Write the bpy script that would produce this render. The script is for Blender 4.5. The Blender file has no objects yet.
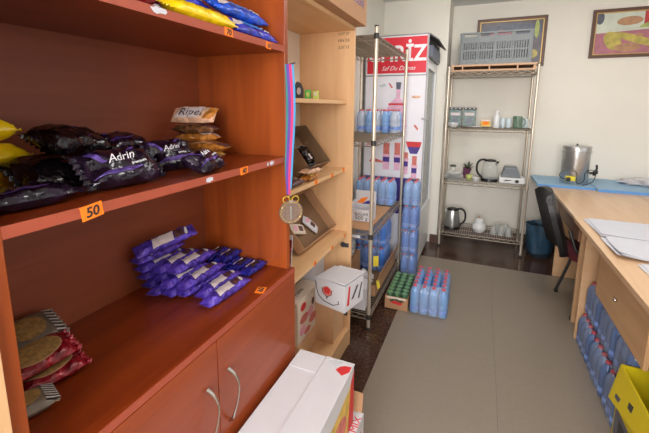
import bpy, bmesh, math, random
from mathutils import Vector, Matrix, Euler
PI = math.pi
C = bpy.context.scene.collection
random.seed(7)

# ------------------------------------------------------------------ materials
def lin(c):
    return tuple(((v/255)/12.92 if v/255 <= .04045 else ((v/255+.055)/1.055)**2.4) for v in c) + (1,)

def new_mat(name):
    m = bpy.data.materials.new(name); m.use_nodes = True
    nt = m.node_tree
    return m, nt, nt.nodes['Principled BSDF']

def mat(name, rgb, rough=.5, metal=0, var=.06, scale=12, bump=0, bscale=60, alpha=1, coat=0, trans=0, spec=.5):
    m, nt, p = new_mat(name)
    c = lin(rgb)
    tc = nt.nodes.new('ShaderNodeTexCoord')
    if var > 0:
        n = nt.nodes.new('ShaderNodeTexNoise'); n.inputs['Scale'].default_value = scale; n.inputs['Detail'].default_value = 4
        r = nt.nodes.new('ShaderNodeValToRGB')
        r.color_ramp.elements[0].position = .3; r.color_ramp.elements[1].position = .7
        r.color_ramp.elements[0].color = tuple(v*(1-var) for v in c[:3])+(1,)
        r.color_ramp.elements[1].color = tuple(min(1, v*(1+var)) for v in c[:3])+(1,)
        nt.links.new(tc.outputs['Object'], n.inputs['Vector']); nt.links.new(n.outputs['Fac'], r.inputs['Fac'])
        nt.links.new(r.outputs['Color'], p.inputs['Base Color'])
    else:
        p.inputs['Base Color'].default_value = c
    p.inputs['Roughness'].default_value = rough; p.inputs['Metallic'].default_value = metal
    p.inputs['Alpha'].default_value = alpha; p.inputs['Coat Weight'].default_value = coat
    p.inputs['Coat Roughness'].default_value = .1
    p.inputs['Transmission Weight'].default_value = trans
    p.inputs['Specular IOR Level'].default_value = spec
    if bump > 0:
        n2 = nt.nodes.new('ShaderNodeTexNoise'); n2.inputs['Scale'].default_value = bscale; n2.inputs['Detail'].default_value = 3
        b = nt.nodes.new('ShaderNodeBump'); b.inputs['Strength'].default_value = bump; b.inputs['Distance'].default_value = .01
        nt.links.new(tc.outputs['Object'], n2.inputs['Vector']); nt.links.new(n2.outputs['Fac'], b.inputs['Height'])
        nt.links.new(b.outputs['Normal'], p.inputs['Normal'])
    return m

def foil(name, rgb, rough=.22, metal=.15, scale=40, strength=.5, var=.35, glint=None):
    m, nt, p = new_mat(name); c = lin(rgb)
    tc = nt.nodes.new('ShaderNodeTexCoord'); v = nt.nodes.new('ShaderNodeTexVoronoi'); v.inputs['Scale'].default_value = scale
    n = nt.nodes.new('ShaderNodeTexNoise'); n.inputs['Scale'].default_value = scale*.5; n.inputs['Detail'].default_value = 4; n.inputs['Distortion'].default_value = 1.2
    mx = nt.nodes.new('ShaderNodeMath'); mx.operation = 'ADD'
    b = nt.nodes.new('ShaderNodeBump'); b.inputs['Strength'].default_value = strength; b.inputs['Distance'].default_value = .012
    r = nt.nodes.new('ShaderNodeValToRGB'); r.color_ramp.elements[0].position = .35; r.color_ramp.elements[1].position = .62
    r.color_ramp.elements[0].color = tuple(x*(1-var) for x in c[:3])+(1,); r.color_ramp.elements[1].color = tuple(min(1, x*(1+var)) for x in c[:3])+(1,)
    if glint:
        e = r.color_ramp.elements.new(.70); e.color = lin(glint)
    nt.links.new(tc.outputs['Object'], v.inputs['Vector']); nt.links.new(tc.outputs['Object'], n.inputs['Vector'])
    nt.links.new(v.outputs['Distance'], mx.inputs[0]); nt.links.new(n.outputs['Fac'], mx.inputs[1])
    nt.links.new(mx.outputs[0], b.inputs['Height']); nt.links.new(b.outputs['Normal'], p.inputs['Normal'])
    nt.links.new(n.outputs['Fac'], r.inputs['Fac']); nt.links.new(r.outputs['Color'], p.inputs['Base Color'])
    p.inputs['Roughness'].default_value = rough; p.inputs['Metallic'].default_value = metal
    return m

def wood(name, a, b, axis='Y', rough=.4, coat=0, freq=1.0):
    m, nt, p = new_mat(name)
    tc = nt.nodes.new('ShaderNodeTexCoord'); mp = nt.nodes.new('ShaderNodeMapping')
    s = {'X': (1.2, 14, 14), 'Y': (14, 1.2, 14), 'Z': (14, 14, 1.2)}[axis]
    mp.inputs['Scale'].default_value = tuple(v*freq for v in s)
    n = nt.nodes.new('ShaderNodeTexNoise'); n.inputs['Scale'].default_value = 1.5; n.inputs['Detail'].default_value = 6; n.inputs['Distortion'].default_value = .6
    r = nt.nodes.new('ShaderNodeValToRGB')
    r.color_ramp.elements[0].position = .32; r.color_ramp.elements[1].position = .68
    r.color_ramp.elements[0].color = lin(a); r.color_ramp.elements[1].color = lin(b)
    nt.links.new(tc.outputs['Object'], mp.inputs['Vector']); nt.links.new(mp.outputs['Vector'], n.inputs['Vector'])
    nt.links.new(n.outputs['Fac'], r.inputs['Fac']); nt.links.new(r.outputs['Color'], p.inputs['Base Color'])
    p.inputs['Roughness'].default_value = rough; p.inputs['Coat Weight'].default_value = coat; p.inputs['Coat Roughness'].default_value = .15
    return m

def speckle(name, a, b, rough=.25, scale=90):
    m, nt, p = new_mat(name)
    tc = nt.nodes.new('ShaderNodeTexCoord')
    v = nt.nodes.new('ShaderNodeTexNoise'); v.inputs['Scale'].default_value = scale; v.inputs['Detail'].default_value = 5
    r = nt.nodes.new('ShaderNodeValToRGB')
    r.color_ramp.elements[0].position = .45; r.color_ramp.elements[1].position = .72
    r.color_ramp.elements[0].color = lin(a); r.color_ramp.elements[1].color = lin(b)
    nt.links.new(tc.outputs['Object'], v.inputs['Vector']); nt.links.new(v.outputs['Fac'], r.inputs['Fac'])
    nt.links.new(r.outputs['Color'], p.inputs['Base Color']); p.inputs['Roughness'].default_value = rough
    return m

def clear(name, rgb, amount=.75, rough=.08):
    """thin clear plastic: part transparent, part glossy/diffuse in its own tint"""
    m, nt, p = new_mat(name)
    p.inputs['Base Color'].default_value = lin(rgb); p.inputs['Roughness'].default_value = rough
    p.inputs['Alpha'].default_value = amount; p.inputs['Specular IOR Level'].default_value = .8
    return m

M = dict(
    brown_h=wood('cherry board', (112, 40, 10), (138, 56, 18), 'Y', .32, .25),
    brown_v=wood('cherry panel', (140, 60, 20), (162, 76, 28), 'Z', .36, .15),
    brown_back=wood('cherry back board', (132, 62, 32), (146, 72, 40), 'Y', .5),
    brown_door=wood('cherry door', (136, 56, 22), (154, 68, 30), 'Y', .34, .12),
    brown_edge=mat('cherry edging', (166, 78, 56), .35, var=.05),
    beech_h=wood('beech board', (208, 164, 118), (220, 178, 132), 'Y', .45),
    beech_v=wood('beech panel', (216, 170, 124), (226, 182, 136), 'Z', .45),
    beech_x=wood('beech panel across', (214, 172, 130), (224, 184, 142), 'X', .4),
    desk=wood('beech desk top', (214, 174, 136), (224, 188, 150), 'Y', .35, .1),
    desk_dark=wood('brown apron board', (140, 100, 76), (152, 110, 84), 'Y', .5),
    white_board=mat('white back board', (226, 214, 200), .6, var=.02),
    wall=mat('cream wall paint', (234, 229, 218), .85, var=.02, scale=3, bump=.03, bscale=180),
    ceil=mat('ceiling paint', (222, 222, 220), .9, var=.015),
    lino=mat('beige linoleum', (136, 124, 110), .38, var=.04, scale=60, bump=.02, bscale=140),
    terrazzo=speckle('brown terrazzo', (60, 39, 30), (90, 66, 53), .2, 60),
    skirt=mat('brown skirting', (82, 52, 40), .3, var=.1, scale=40),
    chrome=mat('chrome wire', (150, 138, 122), .38, .55, var=.05),
    post=mat('chrome post', (206, 194, 178), .3, .6, var=.03),
    sleeve=mat('black plastic sleeve', (45, 42, 40), .5, var=.05),
    handle=mat('chrome handle', (200, 195, 190), .16, 1, var=.03),
    steel=mat('brushed steel', (190, 190, 190), .3, .9, var=.04, scale=30),
    black=mat('black plastic', (24, 23, 24), .35, var=.08),
    leather=mat('black leatherette', (26, 26, 28), .42, var=.1, bump=.08, bscale=220),
    maroon=mat('maroon seat fabric', (92, 26, 36), .8, var=.12, scale=80),
    blackmetal=mat('black painted tube', (28, 27, 28), .4, var=.05),
    carton=mat('brown cardboard', (176, 132, 96), .8, var=.05, scale=25),
    carton_tan=mat('tan cardboard', (204, 160, 120), .8, var=.04, scale=25),
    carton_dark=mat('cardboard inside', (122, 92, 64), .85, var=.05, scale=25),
    white_carton=mat('white card', (206, 203, 207), .55, var=.02),
    offwhite=mat('off-white card', (222, 205, 188), .6, var=.03),
    paper=mat('white paper', (208, 208, 216), .7, var=.015),
    tag_orange=mat('orange price tag', (250, 128, 22), .7, var=.04),
    ink=mat('dark ink', (52, 38, 36), .7, var=0),
    white_ink=mat('white lettering', (240, 236, 240), .5, var=0),
    red=mat('red print', (206, 44, 48), .5, var=.04),
    red_soft=mat('soft red print', (208, 116, 106), .6, var=.25, scale=50),
    pink=mat('pink print', (226, 160, 180), .5, var=.1, scale=30),
    yellow_print=mat('yellow print', (214, 176, 84), .55, var=.2, scale=40),
    yellow_tag=mat('yellow label', (236, 214, 60), .6, var=.04),
    purple=foil('purple foil', (82, 58, 168), .24, .25, 55, .45, .35, (128, 104, 206)),
    blue_foil=foil('dark blue foil', (40, 44, 156), .22, .3, 55, .5, .45, (92, 120, 206)),
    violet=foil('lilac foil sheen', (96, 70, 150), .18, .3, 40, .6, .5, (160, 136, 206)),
    aubergine=foil('dark aubergine foil', (30, 18, 36), .12, .1, 26, .8, .6),
    blackfoil=foil('black foil', (18, 13, 18), .12, .1, 26, .8, .5),
    cream_label=mat('cream label', (206, 190, 190), .45, var=.14, scale=90),
    choc=mat('chocolate brown print', (84, 50, 52), .4, var=.2, scale=50),
    yellow=foil('yellow wrapper', (240, 204, 16), .3, 0, 30, .3, .08),
    gold=foil('gold brown wrapper', (176, 112, 46), .26, .2, 50, .5, .4),
    brownfoil=foil('brown wafer wrapper', (112, 74, 46), .26, .2, 50, .5, .55, (206, 176, 140)),
    rose=foil('pale wafer label', (204, 160, 130), .3, 0, 45, .3, .3),
    blue=foil('bright blue wrapper', (34, 84, 200), .24, .05, 40, .4, .3),
    blue_deep=foil('deep blue wrapper', (46, 56, 178), .24, .05, 40, .4, .3),
    sky=mat('sky blue print', (50, 130, 214), .3, var=.1),
    redwrap=foil('dark red wrapper', (120, 18, 28), .24, .15, 50, .5, .5, (176, 44, 56)),
    biscuit=mat('biscuit picture', (150, 116, 66), .5, var=.35, scale=120),
    greywrap=mat('grey biscuit wrapper', (112, 98, 84), .35, var=.2, scale=30),
    stripe_dark=mat('dark stripe print', (36, 32, 34), .4, var=.05),
    stripe_white=mat('white stripe print', (206, 200, 190), .4, var=.05),
    green=mat('green wrapper', (70, 176, 42), .35, var=.15, scale=60),
    lime=mat('lime wrapper', (196, 214, 96), .4, var=.2, scale=60),
    bottle=clear('blue water bottle', (140, 186, 242), .62, .05),
    bottle_shaded=clear('shaded blue water bottle', (96, 124, 176), .84),  # under-desk shade darkened into the bottle colour
    bottle_deep=clear('deep blue water bottle', (82, 136, 226), .74, .05),
    bottle_grey=clear('clear grey water bottle', (196, 206, 224), .66),
    cap=mat('red bottle cap', (196, 84, 96), .45, var=.08),
    blabel=mat('blue bottle label', (120, 150, 226), .4, var=.5, scale=60),
    blabel2=mat('white bottle label', (170, 200, 236), .4, var=.1, scale=40),
    wrap=clear('clear shrink wrap', (214, 226, 242), .20, .1),
    bagwrap=clear('clear crumpled film', (226, 228, 232), .62, .2),
    fridge=mat('white fridge enamel', (226, 226, 228), .3, var=.01),
    fridge_grey=mat('grey fridge trim', (150, 150, 152), .4, .3, var=.03),
    canopy=mat('dark grey canopy', (96, 96, 98), .5, var=.05),
    glass=clear('fridge glass', (120, 130, 124), .45, .04),
    banner=mat('red banner', (218, 40, 58), .4, var=.02),
    navy=mat('violet blue banner', (66, 46, 134), .4, var=.04),
    panel_white=mat('white banner', (232, 230, 238), .4, var=.02),
    pinkjug=mat('pink water print', (226, 178, 202), .4, var=.12, scale=30),
    crate=mat('grey plastic crate', (126, 131, 133), .55, var=.03),
    pallet=wood('pale wood', (186, 146, 114), (204, 164, 130), 'X', .55),
    frame=mat('dark brown frame', (96, 66, 52), .4, var=.08),
    gilt=mat('gilt fillet', (196, 160, 100), .35, .4, var=.08),
    blue_board=mat('blue foam board', (96, 152, 214), .6, var=.03),
    blue_top=mat('pale blue board face', (150, 186, 214), .55, var=.04),
    bin=mat('dark blue bin bag', (44, 74, 96), .35, var=.2, scale=20, bump=.3, bscale=40),
    binbody=mat('dark bin plastic', (40, 52, 62), .5, var=.06),
    ceramic=mat('white ceramic', (222, 222, 222), .25, var=.015),
    bluecer=mat('pale blue ceramic', (196, 210, 216), .25, var=.02),
    greenmug=mat('green patterned glaze', (104, 128, 108), .3, var=.4, scale=45),
    patterned=mat('patterned tin', (86, 108, 104), .35, var=.7, scale=55),
    can=mat('green drink can', (70, 112, 78), .35, .3, var=.1),
    canlid=mat('pale green can top', (150, 176, 150), .35, .3, var=.25, scale=150),
    leaf=mat('dark leaves', (66, 76, 54), .6, var=.2),
    purplepot=mat('purple pot', (112, 60, 92), .5, var=.1),
    limefruit=mat('lime green ceramic', (196, 200, 120), .5, var=.08),
    glassware=clear('drinking glass', (214, 216, 212), .34, .05),
    tray=mat('grey plastic trays', (120, 126, 132), .5, var=.05),
    yellow_box=mat('yellow carton', (226, 204, 22), .5, var=.03),
    jet=mat('dark charcoal print', (60, 58, 60), .5, var=.08),
    bronze=mat('grey bronze medal', (134, 112, 100), .4, .4, var=.2, scale=120),
    brass=mat('gold trim', (206, 170, 70), .3, .6, var=.1),
    rib_teal=mat('teal ribbon', (56, 130, 130), .7, var=.05),
    rib_pink=mat('pink ribbon', (200, 50, 108), .7, var=.05),
    rib_blue=mat('light blue ribbon', (66, 146, 198), .7, var=.05),
    rib_purple=mat('purple ribbon', (98, 60, 152), .7, var=.05),
    pic_dark=mat('still life ground', (104, 98, 104), .35, var=.2, scale=8),
    pic_pink=mat('pink cloth paint', (176, 112, 126), .35, var=.2, scale=10),
    pic_pale=mat('pale paint', (206, 212, 196), .35, var=.1, scale=10),
    pic_yellow=mat('yellow paint', (188, 172, 86), .35, var=.3, scale=14),
    pic_olive=mat('olive paint', (164, 176, 96), .35, var=.2, scale=20),
    pic_tan=mat('tan paint', (182, 138, 104), .35, var=.2, scale=20),
    pic_slate=mat('slate paint', (92, 96, 112), .35, var=.2, scale=20),
    pic_red=mat('red paint', (186, 62, 66), .35, var=.15, scale=20),
    pic_magenta=mat('magenta paint', (152, 60, 98), .35, var=.15, scale=20),
)

# ------------------------------------------------------------------ mesh helpers
def obj(name, bm, m, parent=None, smooth=False, label=None):
    me = bpy.data.meshes.new(name)
    bmesh.ops.recalc_face_normals(bm, faces=bm.faces[:])
    bm.to_mesh(me); bm.free()
    me.materials.append(m)
    if smooth:
        for p in me.polygons: p.use_smooth = True
        try: me.set_sharp_from_angle(angle=math.radians(42))
        except Exception: pass
    o = bpy.data.objects.new(name, me); C.objects.link(o)
    if parent is not None: o.parent = parent
    if label: o['label'] = label
    return o

def tag(o, label, cat, group=None):
    o['label'] = label; o['category'] = cat
    if group: o['group'] = group
    return o

def thing(name, label, cat, loc=(0, 0, 0), rot=(0, 0, 0), group=None):
    o = bpy.data.objects.new(name, None); C.objects.link(o); o.empty_display_size = .05
    o.location = loc; o.rotation_euler = rot
    return tag(o, label, cat, group)

def struct(name, bm, m):
    o = obj(name, bm, m); o['kind'] = 'structure'; return o

def copy_tree(o, parent=None):
    c = o.copy(); C.objects.link(c)
    if parent is not None: c.parent = parent
    for ch in list(o.children): copy_tree(ch, c)
    return c

def dup(root, loc, rot, label, group=None):
    c = copy_tree(root); c.location = loc; c.rotation_euler = rot; c['label'] = label
    if group: c['group'] = group
    return c

def B(): return bmesh.new()

def bx(bm, x0, x1, y0, y1, z0, z1, bev=0, mtx=None):
    r = bmesh.ops.create_cube(bm, size=1)
    vs = r['verts']
    for v in vs:
        v.co = Vector((x0+(v.co.x+.5)*(x1-x0), y0+(v.co.y+.5)*(y1-y0), z0+(v.co.z+.5)*(z1-z0)))
    if bev > 0:
        es = list({e for v in vs for e in v.link_edges})
        r2 = bmesh.ops.bevel(bm, geom=es, offset=bev, segments=2, affect='EDGES', profile=.6)
        vs = list({v for f in r2['faces'] for v in f.verts} | {v for v in vs if v.is_valid})
    if mtx is not None:
        for v in vs: v.co = mtx @ v.co
    return bm

def box(*a, **k): return bx(B(), *a, **k)

def cyl(bm, p0, p1, r0, r1=None, seg=12):
    p0, p1 = Vector(p0), Vector(p1); r1 = r0 if r1 is None else r1
    d = (p1-p0).normalized(); a = d.orthogonal().normalized(); b = d.cross(a)
    ra, rb = [], []
    for i in range(seg):
        t = 2*PI*i/seg; u = a*math.cos(t)+b*math.sin(t)
        ra.append(bm.verts.new(p0+u*r0)); rb.append(bm.verts.new(p1+u*r1))
    for i in range(seg):
        j = (i+1) % seg; bm.faces.new((ra[i], ra[j], rb[j], rb[i]))
    bm.faces.new(ra[::-1]); bm.faces.new(rb)
    return bm

def tube(bm, pts, r, seg=8, closed=False):
    pts = [Vector(p) for p in pts]; n = len(pts); rings = []
    prev = None
    for i, p in enumerate(pts):
        if closed: d = (pts[(i+1) % n]-pts[i-1]).normalized()
        else: d = (pts[min(i+1, n-1)]-pts[max(i-1, 0)]).normalized()
        if prev is None: a = d.orthogonal().normalized()
        else:
            a = prev-d*prev.dot(d)
            a = a.normalized() if a.length > 1e-6 else d.orthogonal().normalized()
        prev = a; b = d.cross(a)
        rr = r[i] if isinstance(r, (list, tuple)) else r
        rings.append([bm.verts.new(p+(a*math.cos(2*PI*k/seg)+b*math.sin(2*PI*k/seg))*rr) for k in range(seg)])
    m = n if closed else n-1
    for i in range(m):
        A, Bq = rings[i], rings[(i+1) % n]
        for k in range(seg):
            j = (k+1) % seg; bm.faces.new((A[k], A[j], Bq[j], Bq[k]))
    if not closed:
        bm.faces.new(rings[0][::-1]); bm.faces.new(rings[-1])
    return bm

def lathe(bm, prof, seg=20, ctr=(0, 0)):
    rings = []
    for r, z in prof:
        if r < 1e-5: rings.append([bm.verts.new((ctr[0], ctr[1], z))])
        else: rings.append([bm.verts.new((ctr[0]+r*math.cos(2*PI*i/seg), ctr[1]+r*math.sin(2*PI*i/seg), z)) for i in range(seg)])
    for A, Q in zip(rings, rings[1:]):
        for i in range(seg):
            j = (i+1) % seg
            if len(A) == 1 and len(Q) == 1: continue
            if len(A) == 1: bm.faces.new((A[0], Q[i], Q[j]))
            elif len(Q) == 1: bm.faces.new((A[i], A[j], Q[0]))
            else: bm.faces.new((A[i], A[j], Q[j], Q[i]))
    return bm

def prism(bm, poly, a, b, axis='Y'):
    """extrude a 2D polygon: axis Y -> poly is (x,z); X -> (y,z); Z -> (x,y)"""
    f = {'Y': lambda p, t: (p[0], t, p[1]), 'X': lambda p, t: (t, p[0], p[1]), 'Z': lambda p, t: (p[0], p[1], t)}[axis]
    va = [bm.verts.new(f(p, a)) for p in poly]; vb = [bm.verts.new(f(p, b)) for p in poly]
    n = len(poly)
    for i in range(n):
        j = (i+1) % n; bm.faces.new((va[i], va[j], vb[j], vb[i]))
    bm.faces.new(va[::-1]); bm.faces.new(vb)
    return bm

def smooth(pts, n=2):
    pts = [Vector(p) for p in pts]
    for _ in range(n):
        q = [pts[0]]
        for a, b in zip(pts, pts[1:]): q += [a*.75+b*.25, a*.25+b*.75]
        pts = q+[pts[-1]]
    return pts

def ell(cx, cy, rx, ry, n=24, rot=0):
    return [(cx+rx*math.cos(t)*math.cos(rot)-ry*math.sin(t)*math.sin(rot), cy+rx*math.cos(t)*math.sin(rot)+ry*math.sin(t)*math.cos(rot)) for t in [2*PI*i/n for i in range(n)]]

def text(body, size, m, parent, mtx, name='lettering', shear=0, fit=None, bold=0, warp=None, th=.0006):
    cu = bpy.data.curves.new(name, 'FONT'); cu.body = body; cu.size = size; cu.shear = shear
    cu.align_x = 'CENTER'; cu.align_y = 'CENTER'; cu.extrude = th/2; cu.offset = bold; cu.resolution_u = 3
    o = bpy.data.objects.new(name, cu); C.objects.link(o)
    me = bpy.data.meshes.new_from_object(o.evaluated_get(bpy.context.evaluated_depsgraph_get()))
    bpy.data.objects.remove(o); bpy.data.curves.remove(cu)
    if len(me.vertices) == 0: return None
    xs = [v.co.x for v in me.vertices]; w = max(xs)-min(xs)
    s = fit/w if fit else 1
    for v in me.vertices:
        c = Vector((v.co.x*s, v.co.y*s if not fit else v.co.y*min(s, 1.3), v.co.z))
        if warp: c.z += warp(c.x, c.y)
        v.co = mtx @ c
    me.materials.clear(); me.materials.append(m); me.name = name
    t = bpy.data.objects.new(name, me); C.objects.link(t); t.parent = parent
    return t

def MX(loc, rot=(0, 0, 0)): return Matrix.Translation(Vector(loc)) @ Euler(rot).to_matrix().to_4x4()

# flow-wrapped packet: lens shaped body, flat crimped fins; centre of the base at the origin, long axis X
class Pack:
    def __init__(s, L, W, T, seed=0, crk=.06, body=.84):
        s.L, s.W, s.T, s.s, s.c, s.b = L, W, T, seed*1.7, crk, body
    def h(s, x, y):
        u = min(1, abs(2*x/s.L)/s.b); v = min(1, abs(2*y/s.W))
        return s.T/2*((1-u**4)**.55)*((1-v**3.2)**.6)+.0006
    def cr(s, x, y):
        k = 9/s.W
        e = (abs(2*x/s.L))**2*.9+.35
        return s.T*s.c*e*(math.sin(k*x*.9+2.1*k*y*.35+s.s)+.7*math.sin(k*1.7*x-1.3*k*y+2*s.s)+.5*math.sin(2.9*k*y+k*.4*x+s.s*3))
    def top(s, x, y):
        u = min(1, abs(2*x/s.L)/s.b)
        return s.T/2+s.h(x, y)+s.cr(x, y)*(1-u**6)*.8
    def bot(s, x, y): return s.T/2-s.h(x, y)
    def mesh(s, nu=26, nv=12):
        bm = B(); tp, bt = [], []
        for i in range(nu+1):
            a, b = [], []
            u = -1+2*i/nu
            pin = 1-.10*max(0, (abs(u)-.55)/.45)
            for j in range(nv+1):
                v = -1+2*j/nv
                x = u*s.L/2; y = v*s.W/2
                zz = .0022*math.sin(j*PI)+(.0025*(1 if j % 2 else -1)*s.W/.08 if abs(u) > s.b+.02 else 0)
                xe = x+(.0018*(1 if j % 2 else -1) if abs(u) > .99 else 0)
                t = s.top(x, y) if 0 < j < nv else s.T/2+.0003
                q = s.bot(x, y) if 0 < j < nv else s.T/2-.0003
                a.append(bm.verts.new((xe, y*pin, t+zz))); b.append(bm.verts.new((xe, y*pin, max(0, q+zz))))
            tp.append(a); bt.append(b)
        for i in range(nu):
            for j in range(nv):
                bm.faces.new((tp[i][j], tp[i+1][j], tp[i+1][j+1], tp[i][j+1]))
                bm.faces.new((bt[i][j], bt[i][j+1], bt[i+1][j+1], bt[i+1][j]))
        for i in range(nu):
            for A in (0, nv):
                bm.faces.new((tp[i][A], tp[i+1][A], bt[i+1][A], bt[i][A]))
        for j in range(nv):
            for A in (0, nu):
                bm.faces.new((tp[A][j], tp[A][j+1], bt[A][j+1], bt[A][j]))
        return bm
    def patch(s, bm, x0, x1, y0, y1, eps=.0012, nu=8, nv=6, skew=0):
        g = [[bm.verts.new(((x := x0+(x1-x0)*i/nu+skew*(j/nv-.5)), (y := y0+(y1-y0)*j/nv), s.top(x, y)+eps)) for j in range(nv+1)] for i in range(nu+1)]
        for i in range(nu):
            for j in range(nv): bm.faces.new((g[i][j], g[i+1][j], g[i+1][j+1], g[i][j+1]))
        return bm
    def oval(s, bm, cx, cy, rx, ry, eps=.0015, n=20, k=4):
        c = bm.verts.new((cx, cy, s.top(cx, cy)+eps)); prev = None
        for a in range(1, k+1):
            ring = [bm.verts.new((x := cx+rx*a/k*math.cos(2*PI*i/n), y := cy+ry*a/k*math.sin(2*PI*i/n), s.top(x, y)+eps)) for i in range(n)]
            for i in range(n):
                j = (i+1) % n
                if prev is None: bm.faces.new((c, ring[i], ring[j]))
                else: bm.faces.new((prev[i], ring[i], ring[j], prev[j]))
            prev = ring
        return bm

ORD = ['first', 'second', 'third', 'fourth', 'fifth', 'sixth', 'seventh', 'eighth', 'ninth', 'tenth']

# ------------------------------------------------------------------ room shell
XL, XR, YB, YF, ZC = -1.02, 2.45, 4.42, -1.7, 2.52
struct('floor', box(XL-.1, XR+.1, YF-.1, YB+.1, -.08, 0), M['terrazzo'])
struct('ceiling', box(XL-.1, XR+.1, YF-.1, YB+.1, ZC, ZC+.08), M['ceil'])
struct('wall_left', box(XL-.1, XL, YF-.1, YB+.1, 0, ZC), M['wall'])
struct('wall_back', box(XL, XR+.1, YB, YB+.1, 0, ZC), M['wall'])
struct('wall_column', box(XL, -.367, 4.0, YB, 0, ZC), M['wall'])
struct('baseboard_back', box(-.367, XR, YB-.012, YB, 0, .09), M['skirt'])
struct('baseboard_column', box(-.44, -.355, 3.988, 4.0, 0, .09), M['skirt'])
# right wall with a wide window, rear wall with another window (daylight comes from both)
w = B()
for a in ((YF, .2, 0, ZC), (.2, 3.3, 0, .95), (.2, 3.3, 2.25, ZC), (3.3, YB, 0, ZC)): bx(w, XR, XR+.1, *a)
struct('wall_right', w, M['wall'])
w = B()
for a in ((XL, -.8, 0, ZC), (-.8, 1.0, 0, .8), (-.8, 1.0, 2.4, ZC), (1.0, XR, 0, ZC)):
    bx(w, a[0], a[1], YF-.1, YF, a[2], a[3])
struct('wall_front', w, M['wall'])
w = B()
for y in (.2, 1.74, 3.24): bx(w, XR+.02, XR+.07, y, y+.06, .95, 2.25)
for z in (.95, 2.19): bx(w, XR+.02, XR+.07, .2, 3.3, z, z+.06)
struct('window_1', w, M['fridge'])
w = B()
for x in (-.8, .07, .94): bx(w, x, x+.06, YF-.07, YF-.02, .8, 2.4)
for z in (.8, 2.34): bx(w, -.8, 1.0, YF-.07, YF-.02, z, z+.06)
struct('window_2', w, M['fridge'])
for nm, (x0, x1), lb in (('linoleum_sheet', (-.468, .1645), 'beige linoleum strip on the floor left of the seam, beside the shelves'),
                        ('linoleum_sheet', (.1653, 1.9), 'beige linoleum strip on the floor right of the seam, beside the desks')):
    o = obj(nm, box(x0, x1, YF+.1, 3.567, .0005, .004), M['lino']); tag(o, lb, 'floor covering', 'linoleum strips on the floor')

# ------------------------------------------------------------------ red-brown bookcase, left
t = thing('bookcase', 'red-brown wooden bookcase with snack shelves above and two cupboard doors below', 'bookcase', (0, 0, 0))
BX0, BXF = -1.0, -.62
obj('side_panel', box(BX0, BXF, .262, .285, 0, 2.1, .001), M['brown_v'], t)
obj('side_panel', box(BX0, BXF, 1.120, 1.142, 0, 2.1, .001), M['brown_v'], t)
obj('back_panel', box(BX0, BX0+.012, .285, 1.12, .05, 2.1), M['brown_back'], t)
for z in (1.258, 1.627, 2.07):
    s = obj('shelf', box(BX0+.012, BXF-.002, .285, 1.12, z, z+.019), M['brown_h'], t)
    obj('edging', box(BXF-.0018, BXF, .285, 1.12, z, z+.0195), M['brown_edge'], s)
s = obj('counter_board', box(BX0+.012, -.602, .285, 1.142, .845, .8635, .001), M['brown_h'], t)
obj('edging', box(-.6018, -.5995, .262, 1.142, .8455, .8635), M['brown_edge'], s)
for y0, y1, yh in ((.263, .7005, .656), (.7035, 1.142, .742)):
    d = obj('door', box(-.6185, -.600, y0, y1, .07, .842, .0012), M['brown_door'], t)
    hb = B()
    pts = []
    for i in range(13):
        a = i/12; pts.append((-.598+.030*math.sin(PI*a)**.7 if 0 < i < 12 else -.600, yh+.012*math.sin(2*PI*a)*.9, .735-.165*a))
    tube(hb, pts, [.0056-.003*math.sin(PI*i/12) for i in range(13)], 10)
    obj('handle', hb, M['handle'], d, True, 'curved chrome door handle')
obj('plinth', box(BX0+.01, -.64, .285, 1.12, 0, .07), M['brown_v'], t)
hb = B(); cyl(hb, (-.622, 1.131, 1.586), (-.575, 1.112, 1.590), .0025); obj('nail', hb, M['handle'], t, True)

# neighbouring beech unit at the very left of the picture
t = thing('beech_cabinet', 'pale beech cabinet edge left of the red-brown bookcase, cut off by the photo edge', 'cabinet')
s = obj('side_panel', box(-1.0, -.612, .236, .2605, 0, 2.0, .001), M['beech_v'], t)
for z in (.05, .55, 1.9): obj('shelf', box(-1.0, -.62, -.5, .236, z, z+.018), M['beech_h'], t)
obj('side_panel', box(-1.0, -.612, -.524, -.5, 0, 2.0, .001), M['beech_v'], t)
hb = B(); lathe(hb, [(0, 0), (.006, 0), (.005, .003), (0, .004)], 10)
for v in hb.verts: v.co = Vector((-.6115+v.co.z, .248+v.co.x, .915+v.co.y))
obj('screw', hb, M['handle'], s, True)

# ------------------------------------------------------------------ beech bookcase, middle
t = thing('bookcase', 'open pale beech bookcase between the red-brown bookcase and the wire rack', 'bookcase')
TX0, TXF = -1.0, -.66
obj('side_panel', box(TX0, TXF, 1.144, 1.162, 0, 1.870, .001), M['beech_v'], t)
sp = obj('side_panel', box(TX0, TXF, 1.965, 1.983, 0, 1.870, .001), M['beech_v'], t)
obj('back_panel', box(TX0, TX0+.01, 1.162, 1.965, .02, 1.865), M['white_board'], t)
obj('top_board', box(TX0, TXF, 1.162, 1.965, 1.852, 1.870), M['beech_h'], t)
for z, xf in ((1.465, -.70), (1.088, -.70), (.710, -.68)):
    obj('shelf', box(TX0+.01, xf, 1.162, 1.965, z, z+.018, .0008), M['beech_h'], t)
obj('bottom_board', box(TX0+.01, TXF, 1.162, 1.965, .10, .118, .0008), M['beech_h'], t)
obj('plinth', box(TX0+.02, TXF-.005, 1.162, 1.965, 0, .10), M['beech_h'], t)
for z in (.645, .21):      # left-over hinge cups on the side panel
    hb = B(); cyl(hb, (-.708, 1.9645, z), (-.708, 1.958, z), .017, .015, 16); bx(hb, -.70, -.672, 1.956, 1.9645, z-.012, z+.012, .001)
    obj('hinge', hb, M['jet'], sp, True, 'dark metal hinge cup')
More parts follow.
